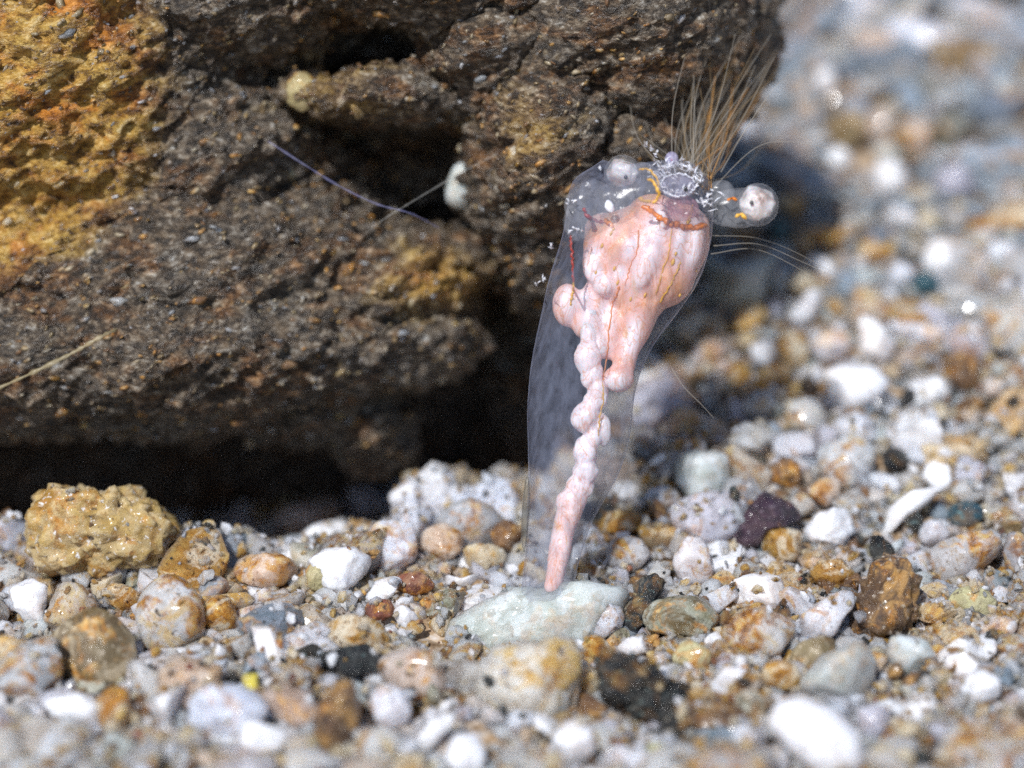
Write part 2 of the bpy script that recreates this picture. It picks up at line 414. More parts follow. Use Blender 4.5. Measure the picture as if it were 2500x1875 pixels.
stone([(1490,1585),(1530,1558),(1575,1548),(1592,1590),(1545,1603)], 'white', 'small white chip lying just above the big rough black stone', 'chip', 'sand grain')
stone((1688,1607,47,44,0), 'yellowgreen', 'small round yellow-green pebble', rough=.03)
stone((1455,1585,32,34,30), 'amber', 'small amber grain on the upper corner of the stained slab', G, 'sand grain')
stone((1468,1508,52,52,0), 'milky', 'lilac-white grain on the right end of the pale green stone', G, 'sand grain')
stone((1532,1352,56,46,0), 'grey', 'blurred round grey-white grain right of the creature foot', G, 'sand grain', rough=.03)
stone((1412,1360,20,52,-8), 'white', 'narrow white grain half behind the creature foot', G, 'sand grain')
stone([(1640,1375),(1665,1320),(1700,1300),(1730,1335),(1742,1400),(1715,1440),(1660,1430)], 'milky', 'pale lilac grain below the dark purple stone', G, 'sand grain')
stone((1525,1275,75,30,0), 'amber', 'dark orange grain in the shade right of the creature', G, 'sand grain')
stone((1135,1840,48,60,0), 'white', 'blunt white grain cut by the bottom edge at centre', G, 'sand grain')
stone((1400,1815,52,60,10), 'white', 'white grain at the bottom right corner of the stained slab', G, 'sand grain')
stone([(1868,1765),(1895,1715),(1960,1698),(2035,1728),(2095,1785),(2118,1850),(2090,1900),(2010,1900),(1930,1840)], 'white', 'largest bright white smooth pebble, at the bottom right', thick=.75, rough=.012, facets=0, blocky=.85)
stone([(1950,1660),(2010,1600),(2090,1562),(2145,1570),(2150,1660),(2110,1715),(2030,1722),(1965,1700)], 'green', 'smooth pale greenish-grey stone above the largest white pebble', rough=.02)
stone([(2090,1730),(2150,1718),(2185,1735),(2170,1780),(2130,1805),(2105,1790)], 'milky', 'pale bluish grain right of the largest white pebble', G, 'sand grain')
stone((2225,1600,68,48,-25), 'green', 'pale rounded grain in the lower right with dark grains around', G, 'sand grain')
stone([(1780,1300),(1830,1230),(1880,1200),(1930,1215),(1962,1262),(1920,1290),(1870,1300),(1850,1340),(1805,1335)], 'purple', 'dark purple-brown stone at middle right', 'stone', 'stone', rough=.12, facets=2)
stone([(1958,1310),(1985,1265),(2035,1238),(2085,1250),(2100,1300),(2050,1330),(1990,1325)], 'white', 'sparkling white rough stone beside the dark purple-brown one', 'stone', 'stone', rough=.14)
stone([(2090,1312),(2140,1262),(2230,1195),(2300,1155),(2325,1180),(2280,1225),(2200,1275),(2120,1325)], 'white', 'long slanted creamy white bar', 'bar', 'stone', rough=.04, thick=.5)
stone([(2305,1250),(2325,1228),(2365,1220),(2400,1235),(2405,1265),(2375,1290),(2335,1288)], 'teal', 'dark teal-blue pebble, the only blue one at right', rough=.07)
stone((2280,1302,38,34,0), 'milky', 'bluish-white grain touching the dark teal-blue pebble', G, 'sand grain')
stone((2232,1275,20,40,40), 'black', 'narrow black grain left of the dark teal-blue pebble', G, 'sand grain', rough=.15)
stone((2352,1358,112,56,24), 'grey', 'large grey translucent pebble under the dark teal-blue pebble', rough=.02)
stone((2152,1352,26,50,22), 'black', 'small upright black grain below the creamy white bar', G, 'sand grain', rough=.15)
stone((1912,1330,58,44,0), 'amber', 'amber grain under the dark purple-brown stone', G, 'sand grain', rough=.1)
stone([(2075,1540),(2095,1450),(2140,1390),(2200,1375),(2245,1420),(2240,1500),(2200,1560),(2120,1570)], 'brown', 'rough dark brown and rust stone at right', 'stone', 'stone', rough=.28, facets=0)
stone((2035,1400,60,36,-10), 'amber', 'orange rusty grain beside the dark brown and rust stone', G, 'sand grain', rough=.12)
stone([(1925,1555),(1960,1500),(2030,1450),(2090,1430),(2095,1460),(2060,1510),(2020,1570),(1960,1590)], 'milky', 'slanted lilac-white shard left of the dark brown and rust stone', 'shard', 'sand grain')
stone((1855,1440,88,40,0), 'white', 'wide white grain between the purple stone and the yellow-green pebble', G, 'sand grain')
stone((1850,1545,95,62,0), 'clear', 'wide cloudy clear grain left of the slanted lilac-white shard', G, 'sand grain')
stone((2375,1470,58,44,0), 'yellowgreen', 'yellowish grain under the large grey translucent pebble', G, 'sand grain')
stone((2482,1350,34,56,0), 'grey', 'grey grain cut by the right edge of the view', G, 'sand grain')
stone((1990,1590,80,34,22), 'olive', 'brownish flat grain above the pale greenish-grey stone', G, 'sand grain')
stone((2187,1642,18,34,-28), 'brown', 'small dark sliver right of the pale greenish-grey stone', 'sliver', 'sand grain')
stone((1905,1650,48,38,0), 'amber', 'rusty grain left of the pale greenish-grey stone', G, 'sand grain', rough=.1)
stone((2400,1680,46,52,0), 'white', 'white upright grain in the lower right corner area', G, 'sand grain')
# farther, out of focus
stone([(2006,905),(2050,889),(2130,892),(2176,930),(2145,978),(2065,1012),(2025,980)], 'white', 'bright white egg-shaped pebble in the blurred background', thick=.8, rough=.01, facets=0, blocky=.8)
stone([(2100,760),(2140,785),(2198,838),(2190,885),(2140,880),(2095,865)], 'white', 'white three-cornered stone above the bright white egg-shaped pebble', 'stone', 'stone', rough=.02)
stone([(1920,775),(1975,705),(2028,712),(1985,780),(1955,792)], 'white', 'white tilted block in the blurred background left', 'block', 'stone', rough=.02)
stone((2015,655,48,20,-32), 'white', 'white oval pebble above the white tilted block')
stone((2030,850,52,44,0), 'milky', 'lilac-grey grain left of the white three-cornered stone', G, 'sand grain')
stone((1865,860,36,34,0), 'white', 'blurred white round grain by the shadow of the rock', G, 'sand grain')
stone((1895,912,44,24,0), 'tan', 'blurred cream grain below the white round one by the shadow', G, 'sand grain')
stone((2262,690,34,32,0), 'teal', 'blurred blue-black grain in the background', G, 'sand grain')
stone((2300,630,44,50,0), 'white', 'blurred white grain above the blue-black one', G, 'sand grain')
stone((2200,672,32,34,0), 'milky', 'blurred lilac-white grain left of the blue-black one', G, 'sand grain')
stone((2130,612,56,24,-5), 'amber', 'blurred orange-tan grain in the background middle', G, 'sand grain')
stone((2345,910,48,52,0), 'brown', 'blurred brown stone at the right behind the egg-shaped pebble', 'stone', 'stone')
stone((1697,938,22,30,0), 'black', 'small black grain in shade beside the creature tube', G, 'sand grain')
stone((1975,942,24,24,0), 'black', 'small black grain left of the bright white egg-shaped pebble', G, 'sand grain')
stone((2220,968,20,22,0), 'black', 'small black grain right of the bright white egg-shaped pebble', G, 'sand grain')
stone((1938,852,40,50,0), 'amber', 'amber grain left of the lilac-grey one in the background', G, 'sand grain')
stone((1910,556,36,28,0), 'teal', 'blurred teal grain just right of the creature right eye', G, 'sand grain')
stone([(1645,1110),(1700,1098),(1775,1105),(1782,1180),(1750,1230),(1680,1228),(1650,1180)], 'green', 'blurred pale blue-green block right of the creature tube', 'block', 'stone', blocky=.6)
stone((2185,1122,34,32,20), 'black', 'dark grain above the creamy white bar', G, 'sand grain')
stone((1920,1155,40,38,0), 'brown', 'dark brown grain behind the purple-brown stone', G, 'sand grain')
stone((2290,1165,36,38,30), 'white', 'white grain at the upper end of the creamy white bar', G, 'sand grain')
stone((2070,1125,76,66,0), 'clear', 'large mottled clear stone in the middle distance', rough=.06)
stone((2015,198,28,36,0), 'white', 'small white upright grain near the top, right of the rock', G, 'sand grain')
stone((2175,432,48,40,0), 'white', 'blurred round creamy grain in the upper background', G, 'sand grain')
stone((2332,446,52,46,0), 'milky', 'blurred bluish-white round grain right of the creamy one', G, 'sand grain')
stone((2046,384,38,26,-30), 'white', 'blurred slanted white grain in the upper background', G, 'sand grain')
stone((2070,320,48,52,-35), 'olive', 'blurred brown-olive stone above the slanted white grain', 'stone', 'stone')
stone((1965,1010,70,40,0), 'clear', 'blurred clear grain below the small black grain', G, 'sand grain')

for h in H:
    poly = np.array(h['poly'], float)
    c = poly.mean(0); ry = (poly[:, 1].max() - poly[:, 1].min()) / 2
    dep = hit(c[0], c[1] + h['foot'] * ry) - D - h['lift']
    h['c'] = c; h['dep'] = dep; h['r'] = ((poly[:, 0].max() - poly[:, 0].min()) / 2, ry)
    Vw, Fc, ctr = poly_stone(h['poly'], dep, h['thick'], level=h['level'], rough=h['rough'], blocky=h['blocky'], seed=h['seed'], rough_scale=h['rs'], facets=h['facets'])
    me = mesh_np(h['name'], Vw, Fc, [M[h['mat']]])
    link(h['name'], me, label=h['label'], cat=h['cat'], loc=ctr, group=h['group'])
HD = {h['label']: h for h in H}

# ------------------------------------------------------------------ packed sand grains
NP = 16
protos = [grain_shape(3, np.random.default_rng(100 + k), rough=0.05 + 0.05 * (k % 3), facets=7 + k % 5) for k in range(NP)]
protos_hi = [grain_shape(4, np.random.default_rng(100 + k), rough=0.05 + 0.05 * (k % 3), facets=8 + k % 5) for k in range(NP)]
protos_lo = [grain_shape(2, np.random.default_rng(100 + k), rough=0.05 + 0.05 * (k % 3), facets=7 + k % 5) for k in range(NP)]
protos_xs = [grain_shape(1, np.random.default_rng(300 + k), rough=0.06, facets=4) for k in range(NP)]
kinds = ['watertint', 'white', 'milky', 'clear', 'grey', 'green', 'tan', 'amber', 'brown', 'black', 'olive', 'mottled', 'pink', 'yellowgreen', 'red']
wts = np.array([.02, .09, .30, .36, .05, .05, .055, .045, .020, .018, .014, .012, .05, .005, .004]); wts /= wts.sum()

class Hash:
    def __init__(s, c): s.c = c; s.d = {}
    def ok(s, x, y, r, k):
        i, j = int(x // s.c), int(y // s.c)
        n = int(math.ceil((r + 0.3) / s.c))
        for a in range(i - n, i + n + 1):
            for b in range(j - n, j + n + 1):
                for (X, Y, RR) in s.d.get((a, b), ()):
                    if (X - x) ** 2 + (Y - y) ** 2 < (k * (r + RR)) ** 2: return False
        return True
    def add(s, x, y, r): s.d.setdefault((int(x // s.c), int(y // s.c)), []).append((x, y, r))

def in_hero(px, py, pr, d):
    for h in H:
        dx = (px - h['c'][0]) / (h['r'][0] * .95 + 0.6 * pr); dy = (py - h['c'][1]) / (h['r'][1] * .95 + 0.6 * pr)
        if dx * dx + dy * dy < 1 and d < h['dep'] + D + 0.15: return True
    return False

hs = Hash(0.2)
placed = []
def region():
    while True:
        y = rng.uniform(-2.6, 9.5)
        x = rng.uniform(-4.2, 6.5)
        if y > 3.0 and x < -0.8: continue
        half = 2.5 * (y + 11.5) / D
        if abs(x + 0.18) > half + 0.9: continue
        return x, y
for (n, r0, r1, k) in ((1300, .13, .22, .56), (4500, .09, .13, .54), (12000, .06, .10, .55), (26000, .026, .055, .56)):
    for _ in range(n):
        x, y = region()
        if r1 < .06 and (y > 3.0 or (y > 1.8 and rng.uniform() < .5)): continue
        grow = 1.0 + 0.035 * max(y, 0)
        r = rng.uniform(r0, r1) * grow
        if not hs.ok(x, y, r, k): continue
        z = float(ground(x, y))
        Pn = np.array([x, y, z + r * rng.uniform(-0.15, 0.30) - (0.03 if r1 < .06 else 0)])
        px, py, d = project(Pn)
        pr = r / d * D * 500
        if -150 < px < 2650 and -150 < py < 2050 and in_hero(px, py, pr, d):
            continue
        if r > .06 and 1255 < px < 1440 and 1400 < py < 1560: continue
        hs.add(x, y, r)
        placed.append((Pn, r, px, py, pr))
for _ in range(9000):
    x, y = region()
    if y > 4: continue
    r = rng.uniform(.045, .10)
    z = float(ground(x, y)); Pn = np.array([x, y, z - .03 - r * .35])
    px, py, d = project(Pn); pr = r / d * D * 500
    if r > .10 and in_hero(px, py, pr, d): continue
    placed.append((Pn, r, px, py, pr))
inview = [i for i, p in enumerate(placed) if -20 < p[2] < 2520 and -20 < p[3] < 1890 and not (p[2] < 1300 and p[3] < 1180)]
inview.sort(key=lambda i: -placed[i][4])
single = set(inview[:298])
def flatrot(r):
    a, t, u = r.uniform(0, 6.283), r.normal(0, .38), r.uniform(0, 6.283)
    Z = np.array([[math.cos(a), -math.sin(a), 0], [math.sin(a), math.cos(a), 0], [0, 0, 1]])
    U = np.array([[math.cos(u), -math.sin(u), 0], [math.sin(u), math.cos(u), 0], [0, 0, 1]])
    X = np.array([[1, 0, 0], [0, math.cos(t), -math.sin(t)], [0, math.sin(t), math.cos(t)]])
    return U @ X @ Z
def rmat(r):
    q = r.normal(size=4); q /= np.linalg.norm(q); a, b, c, d = q
    return np.array([[1-2*(c*c+d*d), 2*(b*c-a*d), 2*(b*d+a*c)], [2*(b*c+a*d), 1-2*(b*b+d*d), 2*(c*d-a*b)], [2*(b*d-a*c), 2*(c*d+a*b), 1-2*(b*b+c*c)]])
pm = {}
bins = {}
for i, (Pn, r, px, py, pr) in enumerate(placed):
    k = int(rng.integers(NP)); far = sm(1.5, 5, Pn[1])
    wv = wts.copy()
    if far > .3:  # far grains darker, bluer: water tint and light falloff put into their colours
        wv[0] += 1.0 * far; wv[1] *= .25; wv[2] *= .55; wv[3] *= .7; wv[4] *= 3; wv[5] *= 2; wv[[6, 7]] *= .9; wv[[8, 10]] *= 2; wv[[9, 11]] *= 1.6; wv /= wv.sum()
    if r < .031:
        wv[[8, 9]] *= 10
    if .031 < r < .06:
        wv[[8, 9]] *= 2.2
    if r < .06:
        wv[[6, 7, 8, 9]] *= 2.4; wv /= wv.sum()
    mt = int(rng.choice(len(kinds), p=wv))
    Rm = flatrot(rng)
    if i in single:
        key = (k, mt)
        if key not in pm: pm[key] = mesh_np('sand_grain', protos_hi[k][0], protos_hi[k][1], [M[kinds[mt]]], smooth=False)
        o = bpy.data.objects.new('sand_grain', pm[key]); S.collection.objects.link(o); o.parent = seabed
        o.matrix_local = Matrix.Translation(Pn) @ (Matrix(Rm.tolist()).to_4x4()) @ Matrix.Scale(r * 1.2, 4)
    else:
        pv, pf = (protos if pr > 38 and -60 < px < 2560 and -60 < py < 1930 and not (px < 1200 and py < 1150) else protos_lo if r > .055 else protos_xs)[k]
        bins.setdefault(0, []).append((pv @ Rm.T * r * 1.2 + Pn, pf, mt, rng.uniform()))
VV, FF, MI, RN, off = [], [], [], [], 0
for pv, pf, mt, rn in bins[0]:
    VV.append(pv); FF.append(pf + off); off += len(pv); MI.append(np.full(len(pf), mt)); RN.append(np.full(len(pv), rn))
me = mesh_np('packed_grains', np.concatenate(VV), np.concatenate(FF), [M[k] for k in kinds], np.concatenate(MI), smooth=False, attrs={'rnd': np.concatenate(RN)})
link('packed_grains', me, seabed, kind='stuff')

# fine crumbs lying on every stone and grain
bpy.context.view_layer.update()
dg = bpy.context.evaluated_depsgraph_get()
VV, FF, MI, RN, off = [], [], [], [], 0
cz = ['amber', 'brown', 'black', 'clear', 'white', 'tan', 'milky', 'red']
cw = np.array([.26, .11, .09, .20, .09, .14, .09, .02])
for _ in range(36000):
    x, y = region()
    if y > 2.6: continue
    if fbm(np.array([[x * 1.6, y * 1.6, 3.0]]), 2, 61)[0] < rng.uniform(-.5, .25): continue
    ok, loc, nor, *_r = S.ray_cast(dg, Vector((x, y, 4.0)), Vector((0, 0, -1)))
    if not ok: continue
    on = _r[1]
    if on is not None and on.parent is None and (on.get('category') == 'pebble' or y > .4 or rng.uniform() < .7): continue
    cv, cf = ICO[1] if rng.uniform() < .6 else ICO[2]
    r = min(.04, .0125 * math.exp(rng.normal(0, .5)))
    q = cv * (1 + rng.uniform(-.38, .38, (len(cv), 1))) * np.array([1.3, .9, .7])
    VV.append(q @ rmat(rng).T * r + np.array(loc[:]) + np.array(nor[:]) * r * .3); FF.append(cf + off); off += len(cv)
    MI.append(np.full(len(cf), rng.choice(len(cz), p=cw))); RN.append(np.full(len(cv), rng.uniform()))
link('sand_crumbs', mesh_np('sand_crumbs', np.concatenate(VV), np.concatenate(FF), [M[k] for k in cz], np.concatenate(MI), smooth=False, attrs={'rnd': np.concatenate(RN)}), seabed, kind='stuff')

# ------------------------------------------------------------------ the rock
def ellips(cx, cy, dep, rx, ry, rd, rot=0):
    V, Fc = ICO[4]
    sc = (D + dep) / D
    Q = V * np.array([rx, ry, rd]) * sc
    c, s = math.cos(R(rot)), math.sin(R(rot))
    Q = np.stack([Q[:, 0] * c - Q[:, 1] * s, Q[:, 0] * s + Q[:, 1] * c, Q[:, 2]], 1)
    return Q @ BASIS + W(cx, cy, dep), Fc

def remesh(parts, voxel, smooth_it=3):
    VV, FF, off = [], [], 0
    for v, f in parts: VV.append(v); FF.append(f + off); off += len(v)
    me = mesh_np('tmp', np.concatenate(VV), np.concatenate(FF))
    o = bpy.data.objects.new('tmp', me); S.collection.objects.link(o)
    md = o.modifiers.new('r', 'REMESH'); md.mode = 'VOXEL'; md.voxel_size = voxel
    if smooth_it:
        ms = o.modifiers.new('s', 'SMOOTH'); ms.factor = 0.5; ms.iterations = smooth_it
    dg = bpy.context.evaluated_depsgraph_get()
    ev = o.evaluated_get(dg).to_mesh()
    n = len(ev.vertices); V = np.empty(n * 3); ev.vertices.foreach_get('co', V); V = V.reshape(-1, 3)
    Nn = np.empty(n * 3); ev.vertices.foreach_get('normal', Nn); Nn = Nn.reshape(-1, 3)
    q = len(ev.polygons); lp = np.empty(len(ev.loops), np.int32); ev.loops.foreach_get('vertex_index', lp)
    Fq = lp.reshape(q, 4)
    o.evaluated_get(dg).to_mesh_clear()
    bpy.data.objects.remove(o); bpy.data.meshes.remove(me)
    return V, Nn, Fq

E = [
    ellips(-50, 560, 1.75, 2.1, .95, 1.10, 0),        # broad left flank
    ellips(420, 720, 1.55, 1.3, .62, .95, 4),
    ellips(900, 740, 1.65, .58, .34, .85, 14),        # nose pointing right
    ellips(620, 880, 1.75, .75, .30, .75, -8),
    ellips(250, 850, 1.45, 1.9, .42, .95, 1),
    ellips(900, 1050, 1.75, .27, .21, .5, -25),       # small lower nose
    ellips(740, 975, 1.72, .45, .24, .6, -15),
    ellips(60, 130, 1.20, 1.25, 1.0, 1.0, 0),         # upper left shoulder
    ellips(480, 330, 1.45, .65, .5, .85, -20),
    ellips(560, 40, 1.25, .75, .36, .9, 0),
    ellips(930, 262, 1.30, .62, .115, .75, -3),       # ledge
    ellips(760, 235, 1.12, .16, .10, .42, 0),
    ellips(860, 110, 2.05, .8, .35, .75, 0),          # shallow back of the upper recess
    ellips(930, 420, 2.55, .7, .45, .8, 0),           # back of the lower recess
    ellips(1000, -30, 1.05, .9, .26, .9, -4),         # top lintel
    ellips(1200, 130, 1.25, .35, .42, .8, 0),
    ellips(1330, 330, 1.25, .36, .62, .85, -14),
    ellips(1500, 60, 1.20, .62, .55, .95, 0),
    ellips(1640, 130, 1.6, .46, .50, .8, -20),
    ellips(1480, 380, 1.55, .40, .45, .85, -20),
    ellips(1330, 590, 1.70, .27, .42, .75, 0),
    ellips(1180, 620, 1.75, .22, .16, .6, 10),
    ellips(350, 350, 3.3, 2.4, 1.5, 1.2, 0),         # mass behind
    ellips(850, 700, 3.9, 1.35, 1.2, 1.2, 0),
    ellips(200, 1000, 4.6, 2.6, .95, 1.6, 0),         # foot the rock rests on, far back
    ellips(1300, 900, 3.6, .45, 1.0, .9, 0),
    ellips(200, -500, 2.2, 2.6, 1.1, 1.8, 0),
    ellips(-700, 500, 2.6, 1.6, 1.8, 2.0, 0),
]
V, Nn, Fq = remesh(E, 0.024, 7)
cx = (V - CAM) @ RT; cy = (V - CAM) @ UP
k = math.radians(28)
U1 = cx * math.cos(k) + cy * math.sin(k); U2 = -cx * math.sin(k) + cy * math.cos(k); U3 = (V - CAM) @ F
A = np.stack([U1, U2 * 2.2, U3], 1)
big = fbm(A * 1.1, 3, 21) * 0.16
med = (1 - np.abs(fbm(A * 3.3, 3, 31)) * 2.2) * 0.06
fine = (np.abs(fbm(A * 7, 3, 41, 0.6)) - .25) * 0.10
vf = fbm(A * 20, 2, 51, 0.7) * 0.028
V2 = V + Nn * (big + med + fine + vf)[:, None]
hrel = np.clip((fine + vf) / 0.05 * .5 + .5, 0, 1)
px = 1250 + cx / U3 * D * 500; py = 937.5 - cy / U3 * D * 500
ochre = np.clip(1.0 - ((px + 60) / 480.0) ** 2 * .8 - ((py - 220) / 470.0) ** 2 * .7, 0, 1) * (px > -1e9)
ochre = np.clip(ochre + .25 * np.exp(-((px - 820) / 200) ** 2 - ((py - 230) / 130) ** 2) + .5 * np.exp(-((px - 1060) / 170) ** 2 - ((py - 690) / 90) ** 2) + .3 * np.exp(-((px - 1290) / 130) ** 2 - ((py - 330) / 160) ** 2), 0, 1)
m, t, N, L, P = newmat('weathered_rock')
g = N.new('ShaderNodeNewGeometry').outputs['Position']
mp = mapnode(N, L, g, (0, R(28), 0), (1.0, 1.0, 2.0))
n1 = noise(N, L, mp, 3.2, 6, 0.65, 0.4); n2 = noise(N, L, mp, 15, 5, 0.7, 0.3); n3 = noise(N, L, mp, 34, 4, 0.6)
base = ramp(N, L, n2, [(0.35, (0.010, 0.008, 0.006)), (0.45, (0.042, 0.032, 0.024)), (0.53, (0.115, 0.087, 0.062)), (0.61, (0.25, 0.215, 0.175)), (0.69, (0.55, 0.55, 0.54))])
warm = ramp(N, L, n2, [(0.32, (0.040, 0.018, 0.004)), (0.43, (0.22, 0.115, 0.020)), (0.54, (0.50, 0.30, 0.06)), (0.68, (0.74, 0.56, 0.27))])
at = N.new('ShaderNodeAttribute'); at.attribute_name = 'ochre'
ma = N.new('ShaderNodeMath'); ma.operation = 'ADD'; L.new(at.outputs['Fac'], ma.inputs[0]); L.new(n1, ma.inputs[1])
wf = ramp(N, L, ma.outputs[0], [(0.68, (0, 0, 0)), (1.15, (1, 1, 1))])
col = mix(N, L, wf, base, warm)
brn = ramp(N, L, n1, [(0.38, (1, 0.62, 0.32)), (0.48, (0.95, 0.88, 0.76)), (0.62, (0.92, 0.97, 1.0))])
col = mix(N, L, 1.0, col, brn, 'MULTIPLY')
sp = ramp(N, L, n3, [(0.66, (0, 0, 0)), (0.72, (1, 1, 1))])
col = mix(N, L, sp, col, (0.46, 0.45, 0.46))
L.new(col, P.inputs['Base Color']); P.inputs['Roughness'].default_value = 0.34; P.inputs['Specular IOR Level'].default_value = .7
bp = N.new('ShaderNodeBump'); bp.inputs['Strength'].default_value = 0.9; bp.inputs['Distance'].default_value = 0.035
L.new(noise(N, L, mp, 26, 6, 0.7), bp.inputs['Height']); L.new(bp.outputs[0], P.inputs['Normal'])
V2c = V2 - W(600, 900, 2.5)
rock = link('rock', mesh_np('rock', V2c, Fq, [m], attrs={'ochre': ochre}), loc=W(600, 900, 2.5),
            label='huge rough brown and ochre rock overhanging a dark hollow', cat='rock')
# grit stuck to the rock
vis = np.where((px > -150) & (px < 2000) & (py > -150) & (py < 1200) & ((Nn @ -F) > 0.15) & (U3 < D + 2.6))[0]
pick = rng.choice(vis, 6500)
VV, FF, MI, RN, off = [], [], [], [], 0
gk = ['tan', 'amber', 'grey', 'brown', 'white', 'clear', 'olive']
chips = []
for q in range(12):
    cv, cf = ICO[1]; rr_ = np.random.default_rng(900 + q)
    chips.append((cv * (1 + rr_.uniform(-.45, .45, (len(cv), 1))) * np.array([1.5, .8, .5]), cf))
sdirv = RT * math.cos(k) + UP * math.sin(k)
for vi in pick:
    pv, pf = chips[int(rng.integers(12))]
    r = min(.034, .009 * math.exp(rng.normal(0, .45)))
    n_ = Nn[vi]; a_ = sdirv + rng.normal(0, .45, 3); a_ = a_ - n_ * (a_ @ n_); a_ /= np.linalg.norm(a_); b_ = np.cross(n_, a_)
    o_ = ochre[vi]
    pw = np.array([.12, .03 + .5 * o_, .22 * (1 - o_ * .7), .34, .012, .05, .30]); pw /= pw.sum()
    VV.append((pv * r) @ np.stack([a_, b_, n_]) + V2c[vi] + n_ * r * .15); FF.append(pf + off); off += len(pv)
    MI.append(np.full(len(pf), rng.choice(len(gk), p=pw))); RN.append(np.full(len(pv), rng.uniform()))
link('grit', mesh_np('grit', np.concatenate(VV), np.concatenate(FF), [M[k] for k in gk], np.concatenate(MI), attrs={'rnd': np.concatenate(RN)}), rock, kind='stuff')

from mathutils.bvhtree import BVHTree
rbvh = BVHTree.FromPolygons(V2.tolist(), Fq.tolist())
def on_rock(px, py, dflt):
    dr = W(px, py) - CAM; dr /= np.linalg.norm(dr)
    h_ = rbvh.ray_cast(Vector(CAM), Vector(dr))
    return dflt if h_[0] is None else float((np.array(h_[0][:]) - CAM) @ F) - D

def lodged(shape, dep, mat, label, name='pebble', cat='pebble', rough=.06, thick=.7):
    dep = on_rock(shape[0], shape[1], dep) + .07
    poly = ell_poly(*shape, seed=int(shape[0]))
    Vw, Fc, ctr = poly_stone(poly, dep, thick, level=4, rough=rough, seed=int(shape[1]), facets=2)
    link(name, mesh_np(name, Vw, Fc, [M[mat]]), label=label, cat=cat, loc=ctr)

# ------------------------------------------------------------------ threads
def tube_mesh(pts, rad, seg=8, cap=True):
    pts = np.asarray(pts, float); n = len(pts)
    rad = np.full(n, rad) if np.isscalar(rad) else np.asarray(rad, float)
    T = np.gradient(pts, axis=0); T /= np.linalg.norm(T, axis=1)[:, None] + 1e-12
    ref = -F
    VV = []
    for i in range(n):
        a = np.cross(T[i], ref); a /= np.linalg.norm(a) + 1e-9
        b = np.cross(a, T[i])
        ang = np.linspace(0, 2 * math.pi, seg, endpoint=False)
        VV.append(pts[i] + rad[i] * (np.cos(ang)[:, None] * a + np.sin(ang)[:, None] * b))
    V = np.concatenate(VV + [pts[:1] - T[:1] * rad[0] * .5, pts[-1:] + T[-1:] * rad[-1] * .5])
    Fs = []
    for i in range(n - 1):
        for j in range(seg):
            a, b = i * seg + j, i * seg + (j + 1) % seg
            Fs += [(a, b, b + seg), (a, b + seg, a + seg)]
    for j in range(seg):
        Fs.append((n * seg, (j + 1) % seg, j)); Fs.append((n * seg + 1, (n - 1) * seg + j, (n - 1) * seg + (j + 1) % seg))
    return V, np.array(Fs)

def spline(P, n=24):
    P = np.asarray(P, float)
    Q = np.concatenate([[2 * P[0] - P[1]], P, [2 * P[-1] - P[-2]]])
    out = []
    m_ = len(P) - 1
    for i in range(m_):
        a, b, c, d = Q[i:i + 4]
        ts = np.linspace(0, 1, max(2, n // m_), endpoint=(i == m_ - 1))[:, None]
        out.append(.5 * ((2 * b) + (-a + c) * ts + (2 * a - 5 * b + 4 * c - d) * ts ** 2 + (-a + 3 * b - 3 * c + d) * ts ** 3))
    return np.concatenate(out)

def pxline(pts, n=24):
    S_ = spline([(p[0], p[1], p[2] if len(p) > 2 else 0) for p in pts], n)
    return np.array([W(*q) for q in S_])

def soft_mat(name, col, alpha=1.0, rough=0.3, sss=0.0, em=0.0, radius=0.06):
    m, t, N, L, P = newmat(name)
    P.inputs['Base Color'].default_value = (*col, 1); P.inputs['Roughness'].default_value = rough
    P.inputs['Alpha'].default_value = alpha
    P.inputs['Subsurface Weight'].default_value = sss
    P.inputs['Subsurface Radius'].default_value = (1, .6, .5); P.inputs['Subsurface Scale'].default_value = radius
    return m
M['thread_blue'] = soft_mat('silvery_blue_thread', (0.28, 0.29, 0.55), .11)
M['thread_pale'] = soft_mat('pale_thread', (0.40, 0.40, 0.38), .11)
M['thread_yellow'] = soft_mat('yellowish_thread', (0.42, 0.35, 0.20), .35)

def thread(pts, rad, mat, label, n=40):
    P_ = pxline(pts, n); c = P_.mean(0)
    V_, F_ = tube_mesh(P_ - c, rad * (1 + .5 * np.random.default_rng(len(pts)).uniform(-1, 1, len(P_))), 6)
    link('thread', mesh_np('thread', V_, F_, [M[mat]]), label=label, cat='thread', loc=c)
thread([(655, 345, .45), (740, 400, .40), (830, 455, .38), (920, 498, .36), (1000, 520, .34), (1070, 555, .5)], .006, 'thread_blue', 'fine bluish thread stretched across the upper hollow of the rock')
thread([(1215, 375, .5), (1120, 425, .48), (1010, 490, .42), (930, 540, .42), (880, 580, .6)], .005, 'thread_pale', 'faint grey thread crossing the bluish one in the rock hollow')
thread([(-20, 955, .30), (90, 905, .28), (180, 860, .30), (260, 815, .32), (325, 788, .5)], .010, 'thread_yellow', 'yellowish thread lying over the rock at the left edge')

# ------------------------------------------------------------------ the sea creature
base = W(1340, 1500, 0.0)
cr = bpy.data.objects.new('sea_creature', None); S.collection.objects.link(cr); cr.location = base; cr.empty_display_size = .2
cr['label'] = 'upright transparent sea creature with pink innards and two bulging eyes'; cr['category'] = 'sea creature'

def part(name, V_, F_, mat, parent=cr, label=None, attrs=None):
    """V_ in world coordinates; children of children keep the creature's origin"""
    me = mesh_np(name, np.asarray(V_) - base, F_, [mat] if not isinstance(mat, list) else mat, attrs=attrs)
    return link(name, me, parent, label=label)

